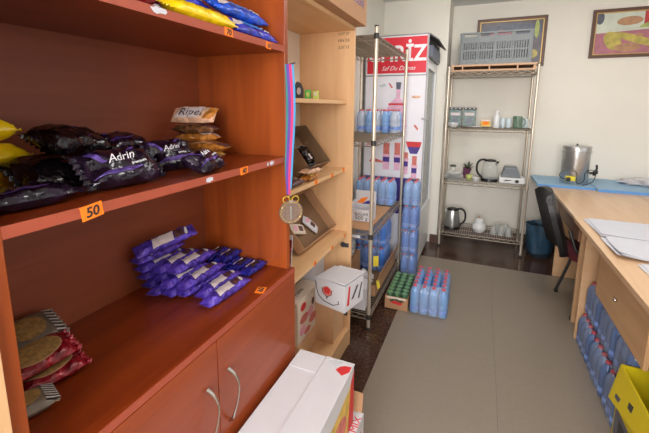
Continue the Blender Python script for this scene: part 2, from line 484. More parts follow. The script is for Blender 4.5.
for i, (s_, z) in enumerate((('LOT 27', 1.838), ('HN 03', 1.803), ('2.07.15', 1.768))):
    text(s_, .022, M['ink'], sp, MX((-.722, 1.9645, z), (PI/2, 0, 0)), 'stamp', fit=.062, th=.0004)
for z, y in ((1.465, 1.962), (1.465, 1.75)):
    hb = B(); cyl(hb, (-.76 if y > 1.9 else -.86, 1.955, z-.006), (-.76 if y > 1.9 else -.86, 1.9648, z-.006), .006)
    obj('shelf_pin', hb, M['beech_v'], t)

# carton on top of it
t = thing('carton', 'brown cardboard box with dark printing on top of the beech bookcase', 'box', (0, 0, 0))
obj('box_body', box(-.96, -.605, 1.30, 1.99, 1.8715, 2.22, .002), M['carton'], t)
text('ECOLINE', .05, M['navy'], t, MX((-.6045, 1.84, 1.965), (PI/2, 0, PI/2)), 'print', fit=.2)
text('ECOLINE', .05, M['navy'], t, MX((-.6045, 1.80, 2.03), (PI/2, 0, PI/2)), 'print', fit=.26)

# medal on a ribbon hanging at the joint of both bookcases
t = thing('medal', 'grey bronze medal hanging on a striped ribbon from the beech bookcase edge', 'medal', (-.594, 1.106, 1.118), (0, 0, math.radians(42)))
def strip(x0, x1, y, ztop, zbot, sway=.006):
    b = B(); n = 16; A = []
    for i in range(n+1):
        a = i/n; z = ztop+(zbot-ztop)*a; dx = sway*math.sin(a*5)
        k = 1-.35*max(0, a-.85)/.15
        A.append([b.verts.new((x*k+dx, y+dy, z)) for dy in (0, .0012) for x in (x0, x1)])
    for P, Q in zip(A, A[1:]):
        for i, j in ((0, 1), (1, 3), (3, 2), (2, 0)): b.faces.new((P[i], P[j], Q[j], Q[i]))
    b.faces.new(A[0][:2]+A[0][3:1:-1]); b.faces.new(A[-1][:2]+A[-1][3:1:-1]); return b
rb = obj('ribbon', strip(-.012, -.003, 0, .468, .03), M['rib_purple'], t)
obj('ribbon_stripe', strip(-.003, .006, 0, .468, .03), M['rib_pink'], rb)
obj('ribbon_stripe', strip(.006, .013, 0, .468, .05), M['rib_blue'], rb)
obj('ribbon_stripe', strip(-.016, -.006, .003, .468, .05, .004), M['rib_teal'], rb)
obj('ribbon_stripe', strip(.004, .012, .003, .40, .05, .004), M['rib_teal'], rb)
hb = B(); lathe(hb, [(0, -.002), (.034, -.002), (.041, -.003), (.043, 0), (.041, .003), (.034, .002), (0, .002)], 28)
for v in hb.verts: v.co = Vector((v.co.x, v.co.z, v.co.y-.033))
dsc = obj('disc', hb, M['bronze'], t, True)
hb = B(); bx(hb, -.003, .003, -.0045, -.002, -.058, -.012, .001); prism(hb, [(.003, 0), (.008, .006), (0, .012), (-.008, .006), (-.003, 0)], -.004, -.002)
obj('relief', hb, M['steel'], dsc)
hb = B()
for i in range(20):
    a0 = 2*PI*i/20
    cyl(hb, (.0365*math.cos(a0), -.0032, -.033+.0365*math.sin(a0)), (.0365*math.cos(a0+.2), -.0032, -.033+.0365*math.sin(a0+.2)), .0012, seg=6)
obj('wreath', hb, M['brass'], dsc, True)
hb = B()
for sx in (-1, 1): tube(hb, [(sx*(.016+.012*math.cos(a)), 0, .012+.012*math.sin(a)) for a in [2*PI*i/12 for i in range(12)]], .0028, 6, True)
obj('loop', hb, M['brass'], t, True)

# ------------------------------------------------------------------ price tags and torn stickers on the shelf edges
def price(lab, X, y, z, body, w=.034, h=.026, roll=0, m=None, name='price_tag', flat=False):
    t = thing(name, lab, 'price tag', (X, y, z), (roll, 0, 0) if not flat else (0, 0, roll), 'orange price tags')
    if flat:
        obj('card', box(-h/2, h/2, -w/2, w/2, 0, .0008), m or M['tag_orange'], t)
        if body: text(body, h*.95, M['ink'], t, MX((0, 0, .001), (0, 0, PI/2)), 'number', .15, bold=.0006)
    else:
        obj('card', box(.0002, .0010, -w/2, w/2, -h/2, h/2), m or M['tag_orange'], t)
        if body: text(body, h*.95, M['ink'], t, MX((.0012, 0, -.001), (PI/2, 0, PI/2)), 'number', .15, bold=.0006)
    return t
price('orange price tag reading 50 on the red-brown middle shelf, under the dark bags', BXF, .419, 1.266, '50', .040, .026, .12)
price('small orange price tag near the right end of the red-brown middle shelf', BXF, .873, 1.267, '40', .036, .021, .08)
price('orange price tag on the top shelf edge under the yellow packet', BXF, .824, 1.638, '70', .034, .021, -.05)
price('orange price tag on the top shelf edge under the blue packets, beside the side panel', BXF, 1.018, 1.633, '10', .028, .020, -.05)
price('orange price tag lying on the counter right of the purple bars', -.620, .945, .8637, '60', .040, .030, .25, flat=True)
price('orange price tag on the second beech shelf, nearest the medal', -.70, 1.555, 1.099, '3', .034, .022)
price('orange price tag on the second beech shelf, middle of its three', -.70, 1.755, 1.098, '3', .030, .021)
price('orange price tag on the second beech shelf, nearest the side panel', -.70, 1.93, 1.101, '3', .030, .022)
price('pale orange price tag on the third beech shelf, above the white carton', -.68, 1.50, .720, '5', .03, .02)
price('orange price tag on the third beech shelf, middle of its edge', -.68, 1.72, .719, '3', .026, .018)
price('orange price tag on the third beech shelf, at its right end', -.68, 1.91, .722, '3', .022, .018)
def scrap(lab, y, z, seed):
    random.seed(seed); b = B()
    for k in range(3):
        w_ = .006+.012*random.random(); y0 = random.uniform(-.015, .015)
        poly = [(y0+w_*math.cos(a)*random.uniform(.5, 1), .007*math.sin(a)*random.uniform(.5, 1.2)) for a in [2*PI*i/9 for i in range(9)]]
        prism(b, poly, .0003+.0003*k, .0006+.0003*k, 'X')
    o = obj('torn_sticker', b, M['paper']); o.location = (BXF, y, z); tag(o, lab, 'sticker', 'torn stickers on the shelf edges')
scrap('torn white sticker remains on the middle shelf edge beneath the dark snack bags\' right end', .716, 1.267, 1)
scrap('torn white sticker remains on the middle shelf edge beside the right side panel', 1.015, 1.268, 2)
scrap('torn white sticker remains on the top shelf edge below the red packet', .60, 1.640, 5)

def drop(t, z):
    bpy.context.view_layer.update()
    lo = min((c.matrix_world @ v.co).z for c in t.children_recursive if c.type == 'MESH' for v in c.data.vertices)
    t.location.z += z-lo

# ------------------------------------------------------------------ snacks: middle shelf of the red-brown bookcase
ZS = 1.2775
def snack(name, lab, loc, rot, P, m, group, cat='snack', parts=(), letters=None, lean=False):
    t = thing(name, lab, cat, loc, rot, group)
    w_ = obj('wrapper', P.mesh(), m, t, True)
    for nm, mm, fn in parts:
        b = B(); fn(b); obj(nm, b, mm, t, True)
    if letters:
        for (body, size, mm, x, y, rz, sh, fit) in letters:
            R = Matrix.Rotation(rz, 4, 'Z')
            text(body, size, mm, t, Matrix.Translation((x, y, 0)) @ R, 'lettering', sh, fit,
                 warp=lambda a, b, R=R, x=x, y=y: P.top(*((R @ Vector((a, b, 0)))+Vector((x, y, 0))).xy)+.0024, bold=0)
    if not lean and abs(rot[0])+abs(rot[1]) > .001: drop(t, loc[2])
    return t
def rx(*d): return tuple(math.radians(v) for v in d)
G1 = 'dark snack bags on the middle shelf'
def adrin(lab, loc, rot, L=.17, W=.10, T=.05, seed=1, m='aubergine', word=True, sheen=True, size=.03):
    P = Pack(L, W, T, seed, .09)
    parts = []
    if sheen:
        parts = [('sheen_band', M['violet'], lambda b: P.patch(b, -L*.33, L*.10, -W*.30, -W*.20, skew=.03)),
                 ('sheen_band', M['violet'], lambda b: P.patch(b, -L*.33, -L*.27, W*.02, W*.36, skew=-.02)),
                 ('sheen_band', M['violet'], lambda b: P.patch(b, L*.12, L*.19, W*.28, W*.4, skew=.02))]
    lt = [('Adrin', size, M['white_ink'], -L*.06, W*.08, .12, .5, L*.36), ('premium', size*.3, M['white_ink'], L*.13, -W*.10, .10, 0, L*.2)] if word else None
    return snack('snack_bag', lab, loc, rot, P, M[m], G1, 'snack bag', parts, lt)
# long axis along Y, face tilted towards the room
def R_yaxis(tilt, yaw=0): return (0, 0, PI/2+yaw) if tilt == 0 else tuple((Euler((tilt, 0, 0)).to_matrix().to_4x4()).to_euler()) if False else (tilt, 0, PI/2+yaw)
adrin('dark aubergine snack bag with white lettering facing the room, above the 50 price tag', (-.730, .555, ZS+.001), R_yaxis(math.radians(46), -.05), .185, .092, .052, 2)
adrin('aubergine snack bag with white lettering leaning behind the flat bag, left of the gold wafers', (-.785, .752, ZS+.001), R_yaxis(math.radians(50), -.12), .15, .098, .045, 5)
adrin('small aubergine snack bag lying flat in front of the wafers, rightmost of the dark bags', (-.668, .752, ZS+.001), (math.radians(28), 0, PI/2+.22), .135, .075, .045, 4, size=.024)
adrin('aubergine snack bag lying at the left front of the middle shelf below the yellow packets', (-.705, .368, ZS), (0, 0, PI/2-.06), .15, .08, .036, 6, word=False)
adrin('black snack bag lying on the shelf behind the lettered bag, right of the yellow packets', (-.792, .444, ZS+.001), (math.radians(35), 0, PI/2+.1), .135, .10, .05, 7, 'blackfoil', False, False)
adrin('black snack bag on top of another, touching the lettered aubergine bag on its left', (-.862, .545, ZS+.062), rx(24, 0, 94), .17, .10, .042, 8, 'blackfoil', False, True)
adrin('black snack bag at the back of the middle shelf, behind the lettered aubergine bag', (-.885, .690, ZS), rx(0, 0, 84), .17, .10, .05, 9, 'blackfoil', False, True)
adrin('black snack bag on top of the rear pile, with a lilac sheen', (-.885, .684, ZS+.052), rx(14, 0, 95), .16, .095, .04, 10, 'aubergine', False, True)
adrin('small black snack bag standing crumpled in the middle of the dark pile', (-.775, .470, ZS+.078), (math.radians(20), 0, PI/2+.3), .11, .085, .045, 11, 'blackfoil', False, False)
# yellow packets
P = Pack(.155, .095, .048, 3, .07, .92)
yl = ['bottom', 'middle', 'top']
for i in range(3):
    snack('yellow_snack', '%s yellow packet of the stack at the left end of the middle shelf' % yl[i], (-.877+.010*(i % 2), .372+.006*(i % 2)-.004*i, ZS+.0495*i), (0, 0, PI/2+.05*(-1)**i),
          P, M['yellow'], 'yellow packets on the middle shelf', 'snack', [('print', M['ink'], lambda b: P.oval(b, -.01, 0, .02, .018))])
# gold wafers
P = Pack(.145, .066, .029, 2, .12, .92)
wl = ['bottom gold-brown wafer of the stack at the right end of the middle shelf', 'second wafer from the bottom of the stack, gold with a brown band', 'third wafer from the bottom of the stack, with a grey-white label', 'fourth wafer from the bottom of the stack, pale brown', 'top wafer of the stack, tilted, its pale label reading Ripel']
for i in range(5):
    m_ = ('brownfoil', 'gold', 'gold', 'brownfoil', 'rose')[i]
    parts = [('label', M[('gold', 'rose', 'cream_label', 'rose', 'cream_label')[i]], lambda b, i=i: P.patch(b, *((-.05, .03) if i != 2 else (.02, .06)), -.022, .02, skew=.02)),
             ('band', M[('yellow_print', 'choc', 'choc', 'choc', 'gold')[i]], lambda b, i=i: P.patch(b, .045, .07, -.025, .025, .0015, skew=.02) if i != 2 else P.patch(b, -.06, -.03, -.025, .025, .0015))]
    loc = (-.858+(.030, .052, .0, -.012, -.012)[i], .955+(-.02, -.012, .0, .008, .012)[i], ZS+(0, .028, .055, .082, .116)[i])
    rot = ((0, 0, .42), (0, 0, .12), (0, 0, .34), (0, 0, .22), (math.radians(48), 0, .28))[i]
    lt = [('Ripel', .03, M['ink'], -.008, -.002, 0, .2, .08)] if i == 4 else None
    snack('wafer', wl[i], loc, rot, P, M[m_], 'wafers on the middle shelf', 'wafer', parts, lt)

# top shelf packets
ZT = 1.647
P = Pack(.24, .075, .036, 4, .08, .93)
snack('yellow_snack', 'long yellow packet lying on the top shelf edge between red and blue packets', (-.662, .755, ZT), (.35, 0, PI/2), P, M['yellow'], 'packets on the top shelf', 'snack',
      [('print', M['pic_tan'], lambda b: P.patch(b, -.03, .06, .012, .026))])
P2 = Pack(.25, .075, .034, 6, .08, .94)
bl = [('lower bright blue packet at the right end of the top shelf', (-.672, .985, ZT), .03, 'blue_deep'), ('upper bright blue packet on the top shelf, on another blue packet', (-.700, .965, ZT+.052), -.02, 'blue'),
      ('blue packet lying behind the long yellow packet on the top shelf', (-.745, .77, ZT), .03, 'blue'), ('blue packet on top of the one behind the yellow packet', (-.755, .77, ZT+.052), .0, 'blue_deep')]
for lab, loc, yaw, m_ in bl:
    snack('blue_snack', lab, loc, (.5, 0, PI/2+yaw), P2, M[m_], 'packets on the top shelf', 'snack',
          [('label', M['sky'], lambda b: P2.patch(b, -.05, .03, -.02, .024)), ('label_band', M['paper'], lambda b: P2.patch(b, .05, .09, -.022, .014, skew=.02)), ('label_band', M['cream_label'], lambda b: P2.patch(b, -.10, -.06, -.02, .01, skew=.02))])
P3 = Pack(.13, .07, .03, 8, .06)
for i, (y, lab) in enumerate(((.555, 'dark red packet on the top shelf left of the yellow packet'), (.425, 'dark red packet on the top shelf at the top edge of the photo, farthest left'))):
    snack('red_snack', lab, (-.665, y, ZT), (0, 0, PI/2+.05), P3, M['redwrap'], 'packets on the top shelf', 'snack', [('label', M['cream_label'], lambda b: P3.patch(b, -.02, .03, -.02, .02))])

# ------------------------------------------------------------------ counter of the red-brown bookcase: chocolate bars
ZK = .8645
P = Pack(.195, .048, .031, 1, .13, .93)
cols = [(-.700, 1), (-.7495, 1), (-.799, 2), (-.8485, 3), (-.898, 3), (-.9475, 4)]
G2 = 'purple chocolate bars piled on the counter'
proto = None
lay = ['bottom', 'second', 'third', 'fourth', 'top']
for ci, (x, n) in enumerate(cols):
    for k in range(n):
        lab = 'purple chocolate bar in the counter pile, %s row back from the front, %s layer' % (ORD[ci], 'bottom' if k == 0 else ORD[k]+' lowest')
        loc = (x+random.uniform(-.003, .003), .890+.012*((ci*7+k*3) % 4-1.5)-.004*ci, ZK+.0315*k)
        rot = (random.uniform(-.08, .08), 0, PI/2+random.uniform(-.05, .05))
        if proto is None:
            proto = snack('chocolate_bar', lab, loc, rot, P, M['purple'], G2, 'chocolate bar',
                          [('label', M['cream_label'], lambda b: P.patch(b, -.045, .022, -.017, .015, skew=.008)),
                           ('picture', M['choc'], lambda b: P.patch(b, .025, .058, -.014, .014, skew=.006)),
                           ('sheen', M['stripe_white'], lambda b: P.patch(b, .061, .069, -.014, .014, skew=.008))])
        else: drop(dup(proto, loc, rot, lab), loc[2])
drop(dup(proto, (-.915, .850, ZK+.128), rx(36, -10, 68), 'purple-wrapped chocolate bar tilted on the very top of the counter pile'), ZK+.127)
# blue bars end-on behind, towards the side panel
P = Pack(.125, .052, .026, 5, .12, .88)
proto = None
for ci, (x, n) in enumerate(((-.722, 1), (-.776, 1), (-.830, 2), (-.884, 2))):
    for k in range(n):
        lab = 'short blue chocolate bar beside the side panel, %s row from the front, %s' % (ORD[ci], ('lowest', 'second lowest', 'topmost')[k])
        loc = (x, 1.052, ZK+.0265*k); rot = (0, 0, PI/2+.06*math.sin(ci*3+k))
        if proto is None:
            proto = snack('chocolate_bar', lab, loc, rot, P, M['blue_foil'], 'short blue chocolate bars on the counter', 'chocolate bar',
                          [('label', M['cream_label'], lambda b: P.patch(b, -.03, .028, .006, .012, skew=.004)), ('picture', M['stripe_dark'], lambda b: P.patch(b, -.02, .03, -.014, .0, skew=.006))])
        else: dup(proto, loc, rot, lab)

# biscuits at the left end of the counter
def biscuit(lab, loc, rot, red=True, seed=0, L=.14, W=.10, T=.034):
    P = Pack(L, W, T, seed, .04)
    if red:
        parts = [('biscuit_picture', M['biscuit'], lambda b: P.oval(b, -.005, .0, L*.34, W*.36)), ('biscuit_picture_rim', M['pic_tan'], lambda b: P.oval(b, -.005, .0, L*.36, W*.39, .0008))]
    else:
        def st(b, o_, sx):
            for i in range(7):
                y = -W*.42+W*.84*(i+.25*o_*2)/7
                P.patch(b, sx*L*.40-.011, sx*L*.40+.011, y, y+W*.045, .0015, 2, 1)
        parts = [('biscuit_picture', M['biscuit'], lambda b: P.oval(b, 0, 0, L*.26, W*.34)), ('dark_stripes', M['stripe_dark'], lambda b: st(b, 0, 1)), ('dark_stripes', M['stripe_dark'], lambda b: st(b, 0, -1)), ('white_stripes', M['stripe_white'], lambda b: st(b, 1, 1)), ('white_stripes', M['stripe_white'], lambda b: st(b, 1, -1))]
    return snack('biscuit_pack', lab, loc, rot, P, M['redwrap' if red else 'greywrap'], 'biscuit packs on the counter', 'biscuits', parts)
biscuit('lower dark red biscuit pack at the left end of the counter, under another red one', (-.825, .428, ZK), (0, 0, PI/2-.2), True, 1, .14, .09)
biscuit('upper dark red biscuit pack at the left counter end, round biscuit picture facing up', (-.838, .418, ZK+.036), (rx(10, -4, 80)), True, 2, .14, .09)
biscuit('grey biscuit pack with black and white striped ends, behind the red packs', (-.934, .445, ZK+.040), (rx(22, 0, 84)), False, 3, .145, .10)
biscuit('dark red biscuit pack under the striped pack at the back of the counter', (-.925, .425, ZK), (0, 0, PI/2-.1), True, 4)
biscuit('small striped biscuit pack at the front left corner of the counter, below the red packs', (-.770, .352, ZK), (0, 0, PI/2-.3), False, 5, .10, .07, .03)

# ------------------------------------------------------------------ things on the beech bookcase
t = thing('candy_sachet', 'small black candy sachet with pale oval standing on the upper beech shelf', 'candy', (-.862, 1.70, 1.4835), (0, 0, math.radians(25)))
hb = B(); prism(hb, [(-.022, 0), (.022, 0), (.024, .05), (.012, .082), (-.012, .09), (-.024, .06)], -.009, .009); bmesh.ops.bevel(hb, geom=hb.edges[:], offset=.003, segments=2, affect='EDGES'); obj('wrapper', hb, M['jet'], t, True)
hb = B(); prism(hb, ell(0, .042, .010, .018), -.0098, -.009); obj('print', hb, M['cream_label'], t)
t = thing('candy_box', 'small bright green candy box on the upper beech shelf beside the black sachet', 'candy', (-.818, 1.715, 1.4835), (0, 0, math.radians(20)))
hb = B(); bx(hb, -.016, .016, -.014, .014, 0, .048, .003); obj('box_body', hb, M['green'], t)
obj('print', prism(B(), ell(0, .025, .009, .012), -.0147, -.014), M['lime'], t)
t = thing('candy_box', 'small lime and pale candy box right of the green one on beech shelf', 'candy', (-.778, 1.722, 1.4835), (0, 0, math.radians(15)))
hb = B(); bx(hb, -.014, .014, -.014, .014, 0, .043, .003); obj('box_body', hb, M['lime'], t)
obj('print', prism(B(), ell(0, .028, .008, .009), -.0147, -.014), M['offwhite'], t)

# open display carton and sweets on second shelf
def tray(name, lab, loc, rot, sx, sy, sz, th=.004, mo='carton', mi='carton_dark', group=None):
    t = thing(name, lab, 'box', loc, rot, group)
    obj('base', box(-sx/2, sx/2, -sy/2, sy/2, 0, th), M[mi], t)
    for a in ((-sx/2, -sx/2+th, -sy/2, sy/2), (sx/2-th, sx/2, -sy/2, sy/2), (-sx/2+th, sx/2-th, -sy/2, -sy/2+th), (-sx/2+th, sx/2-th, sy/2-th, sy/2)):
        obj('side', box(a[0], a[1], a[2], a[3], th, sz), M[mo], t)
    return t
Z2 = 1.1065
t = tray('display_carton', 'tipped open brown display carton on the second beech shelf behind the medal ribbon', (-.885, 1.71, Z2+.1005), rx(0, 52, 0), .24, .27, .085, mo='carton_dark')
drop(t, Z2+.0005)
for i, (u, v_, m_, lab) in enumerate(((.045, -.06, 'redwrap', 'dark red wrapped sweet lying inside the display carton, left of two'), (.03, .055, 'blackfoil', 'black wrapped sweet lying inside the display carton, right of two'))):
    P = Pack(.12, .085, .034, 5+i, .12)
    e = Euler(rx(0, 52, 0)).to_matrix(); q = t.location+e @ Vector((u, v_, .0065))
    snack('sweet_packet', lab, q, rx(0, 52, 0), P, M[m_], 'sweets in the display carton', 'snack', [('label', M['cream_label'], lambda b: P.patch(b, .0, .03, -.02, .0))], None, True)
P = Pack(.14, .06, .026, 3, .08)
for i, (lo, ro, lab, m_) in enumerate((((-.735, 1.56, Z2), (0, 0, PI/2+.1), 'gold-brown sweet packet at the front of the second beech shelf', 'gold'),
                                       ((-.737, 1.575, Z2+.028), (0, 0, PI/2-.1), 'pinkish clear sweet packet on top of the gold one, second beech shelf', 'rose'),
                                       ((-.74, 1.40, Z2), (0, 0, PI/2), 'dark brown sweet packet left of the gold one on the second beech shelf', 'choc'))):
    snack('sweet_packet', lab, lo, ro, P, M[m_], 'sweet packets on the second beech shelf', 'snack', [('label', M['choc' if i else 'yellow_print'], lambda b: P.patch(b, -.03, .03, -.02, .02)), ('label_band', M['cream_label'], lambda b: P.patch(b, .035, .05, -.025, .025))])
# big tipped tray on the third shelf
Z3 = .7285
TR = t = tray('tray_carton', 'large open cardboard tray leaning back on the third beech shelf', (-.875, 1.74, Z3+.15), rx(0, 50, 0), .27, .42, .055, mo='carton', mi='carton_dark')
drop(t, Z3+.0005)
P = Pack(.11, .06, .025, 2, .06)
for i, (u, v_, yaw, lab, m_) in enumerate(((.030, -.10, 1.2, 'small white and pink packet lying in the big leaning tray, upper of two', 'offwhite'), (.045, .03, .5, 'small white packet lying in the big leaning tray, lower of two', 'white_carton'))):
    e = (Euler(rx(0, 50, 0)).to_matrix() @ Euler((0, 0, yaw)).to_matrix()).to_euler(); q = TR.location+Euler(rx(0, 50, 0)).to_matrix() @ Vector((u, v_, .0065))
    snack('sweet_packet', lab, q, tuple(e), P, M[m_], 'small packets in the leaning tray', 'snack', [('label', M['choc'], lambda b: P.patch(b, -.01, .025, -.018, .012)), ('label_band', M['pink'], lambda b: P.patch(b, -.04, -.02, -.018, .012))], None, True)
t = thing('folder', 'white and dark red folded carton leaning at the left of the third beech shelf', 'box', (-.80, 1.33, Z3+.0005), rx(-8, 0, 0))
obj('panel', box(-.12, .08, 0, .006, 0, .17), M['white_carton'], t); obj('panel', box(-.12, .08, -.012, -.001, 0, .15), M['redwrap'], t)
drop(t, Z3+.0005)

# white carton with red emblem, beige box, at the bottom of the beech bookcase
t = thing('carton', 'beige carton with pink and orange pictures on the beech bookcase bottom', 'box', (-.856, 1.690, .2165), rx(0, 0, 0))
hb = box(-.055, .055, -.135, .135, 0, .235, .002); obj('box_body', hb, M['offwhite'], t)
fl = B(); bx(fl, .0, .004, -.165, .165, 0, .045); 
for v in fl.verts: v.co = Vector((.053+v.co.x+v.co.z*.6, v.co.y, .224-v.co.z*.05+.0))
pics = [(-.07, .19, .032, .022, 'red'), (.05, .165, .016, .020, 'choc'), (.095, .135, .014, .020, 'pic_tan'), (-.06, .12, .05, .026, 'red_soft'), (.02, .12, .035, .026, 'pink'), (.05, .07, .05, .026, 'red_soft'), (-.08, .06, .035, .026, 'pink'), (-.02, .03, .04, .018, 'red_soft')]
for (y, z, ry_, rz_, m_) in pics:
    obj('print', prism(B(), ell(y, z, ry_, rz_, 14), .0552, .0560, 'X'), M[m_], t)
fl.free()
text('Halva', .04, M['jet'], t, MX((.0, -.02, .2355), (0, 0, PI/2)), 'print', .3)

t = thing('carton', 'white carton with a red flower emblem lying on the boxes under the third beech shelf', 'box', (-.571-.2*math.cos(math.radians(14)), 1.622+.2*math.sin(math.radians(14)), .4195), rx(0, 0, -14))
obj('box_body', box(.012, .20, -.0, .178, 0, .145, .002), M['white_carton'], t)
lid = B(); bx(lid, .045, .206, -.006, .181, 0, .008, .001)
for v in lid.verts: v.co = Vector((v.co.x, v.co.y, v.co.z+.146+(v.co.x-.06)*.06+.001))
obj('lid', lid, M['white_carton'], t)
hb = B(); prism(hb, ell(.09, .088, .030, .026, 18), -.0006, -.0001); obj('emblem', hb, M['red_soft'], t)
hb = B()
for i in range(5):
    a = PI/2+2*PI*i/5; prism(hb, ell(.09+.012*math.cos(a), .092+.012*math.sin(a), .010, .008, 10), -.0011, -.0007)
obj('emblem', hb, M['red'], t)
hb = B(); tube(hb, [(.058, -.001, .10), (.062, -.001, .075), (.09, -.001, .056), (.118, -.001, .075), (.122, -.001, .10)], .002, 5); prism(hb, [(.084, .06), (.096, .06), (.09, .042)], -.002, -.0005)
obj('emblem_outline', hb, M['ink'], t)
hb = B(); tube(hb, [(.016, -.001, .125), (.022, -.001, .085), (.035, -.001, .05), (.07, -.001, .028), (.13, -.001, .022), (.165, -.001, .04), (.16, -.001, .055)], .0022, 5); obj('print', hb, M['jet'], t)
hb = B(); prism(hb, [(.06, .05), (.11, .11), (.13, .11), (.08, .05)], .2004, .201, 'X'); prism(hb, [(.125, .03), (.155, .11), (.168, .11), (.14, .03)], .2004, .201, 'X'); obj('print', hb, M['jet'], t)
hb = B(); prism(hb, [(.02, .03), (.035, .13), (.05, .13), (.04, .03)], .2004, .201, 'X'); obj('print', hb, M['red'], t)
t = thing('carton', 'plain tan carton standing below the white emblem carton, beside the side panel', 'box', (-.735, 1.86, .1185))
obj('box_body', box(-.065, .045, -.085, .088, 0, .3005, .002), M['carton_tan'], t)
t = thing('carton', 'low tan carton under the beige carton on the beech bookcase bottom', 'box', (-.875, 1.69, .1185))
obj('box_body', box(-.09, .085, -.145, .13, 0, .0975, .002), M['carton_tan'], t)
t = thing('carton', 'white carton with brown lines of print behind the beige carton, under the third shelf', 'box', (-.895, 1.898, .1185))
obj('box_body', box(-.088, .07, -.064, .06, 0, .455, .002), M['white_carton'], t)
for r_ in range(2):
    for c_ in range(3):
        hb = B(); prism(hb, [(-.06+.045*c_, -.05+.05*r_), (-.03+.045*c_, -.05+.05*r_), (-.03+.045*c_, -.02+.05*r_), (-.06+.045*c_, -.02+.05*r_)], .4552, .4557, 'Z')
        obj('print', hb, M['pic_tan'], t)

# ------------------------------------------------------------------ wire racks
def wire_rack(name, lab, x0, x1, y0, y1, ztop, zs, along):
    t = thing(name, lab, 'shelving rack')
    for (x, y) in ((x0, y0), (x1, y0), (x0, y1), (x1, y1)):
        b = B(); cyl(b, (x, y, .02), (x, y, ztop), .0125, seg=14); p = obj('post', b, M['post'], t, True)
        b = B(); lathe(b, [(0, 0), (.017, 0), (.017, .012), (.009, .02), (0, .02)], 12, (x, y)); obj('foot', b, M['sleeve'], p, True)
        b = B(); lathe(b, [(.0, ztop), (.0135, ztop), (.012, ztop+.008), (0, ztop+.01)], 12, (x, y)); obj('cap', b, M['sleeve'], p, True)
        for z in zs:
            b = B(); lathe(b, [(.0126, z-.028), (.0162, z-.028), (.0150, z+.004), (.0126, z+.004)], 12, (x, y))
            obj('collar', b, M['sleeve'] if (x > x0 and y == y0 and along == 'Y') else M['post'], p, True)
    for z in zs:
        b = B()
        for zz in (z-.005, z-.034):
            for a, c in (((x0, y0), (x1, y0)), ((x0, y1), (x1, y1)), ((x0, y0), (x0, y1)), ((x1, y0), (x1, y1))):
                cyl(b, (a[0], a[1], zz), (c[0], c[1], zz), .0042, seg=6)
        if along == 'X':
            n = int((x1-x0)/.022)
            for i in range(1, n): x = x0+(x1-x0)*i/n; cyl(b, (x, y0, z-.0018), (x, y1, z-.0026), .0025, seg=4)
            for k in (1, 2): y = y0+(y1-y0)*k/3; cyl(b, (x0, y, z-.006), (x1, y, z-.006), .003, seg=6)
        else:
            n = int((y1-y0)/.022)
            for i in range(1, n): y = y0+(y1-y0)*i/n; cyl(b, (x0, y, z-.0018), (x1, y, z-.0026), .0025, seg=4)
            for k in (1, 2): x = x0+(x1-x0)*k/3; cyl(b, (x, y0, z-.006), (x, y1, z-.006), .003, seg=6)
        for (a, c) in (((x0, y0), (x1, y0)), ((x0, y1), (x1, y1)), ((x0, y0), (x0, y1)), ((x1, y0), (x1, y1))):
            A, D = Vector(a), Vector(c); L = (D-A).length; n = max(2, int(L/.045)); pts = []
            for i in range(n+1):
                q = A+(D-A)*i/n; pts.append((q.x, q.y, z-.006 if i % 2 else z-.030))
            tube(b, pts, .0026, 4)
        obj('wire_shelf', b, M['chrome'], t)
    return t
wire_rack('wire_rack', 'tall chrome wire rack of water bottles right of the beech bookcase', -.975, -.597, 2.17, 3.10, 1.905, (1.865, 1.245, .652, .105), 'Y')
wire_rack('wire_rack', 'chrome wire rack with kettles and dishes against the back wall', -.335, .437, 3.93, 4.335, 1.845, (1.795, 1.252, .708, .16), 'X')

# ------------------------------------------------------------------ water bottles
BOT = [(0, .002), (.024, 0), (.030, .005), (.0315, .02), (.0315, .06), (.0300, .065), (.0315, .07), (.0315, .085), (.0300, .09), (.0315, .095), (.0315, .140), (.0300, .155), (.022, .180), (.0125, .190), (.0120, .197), (.0120, .199)]
def bottle_meshes(seg, m='bottle'):
    b = B(); lathe(b, BOT, seg); o = obj('bottle', b, M[m], None, True)
    b = B(); lathe(b, [(0, .2085), (.0122, .2085), (.0132, .206), (.0132, .196), (.0122, .196)], max(8, seg)); c = obj('cap', b, M['cap'], o, True)
    b = B(); lathe(b, [(.0319, .028), (.0319, .058)], seg); l = obj('bottle_label', b, M['blabel'], o, True)
    return o
protos = {k: bottle_meshes(12, k) for k in ('bottle', 'bottle_deep', 'bottle_grey', 'bottle_shaded')}
for o in protos.values():
    for x in [o]+list(o.children): C.objects.unlink(x)
def put_bottle(kind, parent, loc, sc=1.0, rot=(0, 0, 0)):
    o = protos[kind].copy(); C.objects.link(o); o.location = loc; o.rotation_euler = rot; o.scale = (sc if isinstance(sc, tuple) else (sc,)*3)
    if parent is not None: o.parent = parent
    for ch in protos[kind].children:
        c = ch.copy(); C.objects.link(c); c.parent = o
    return o
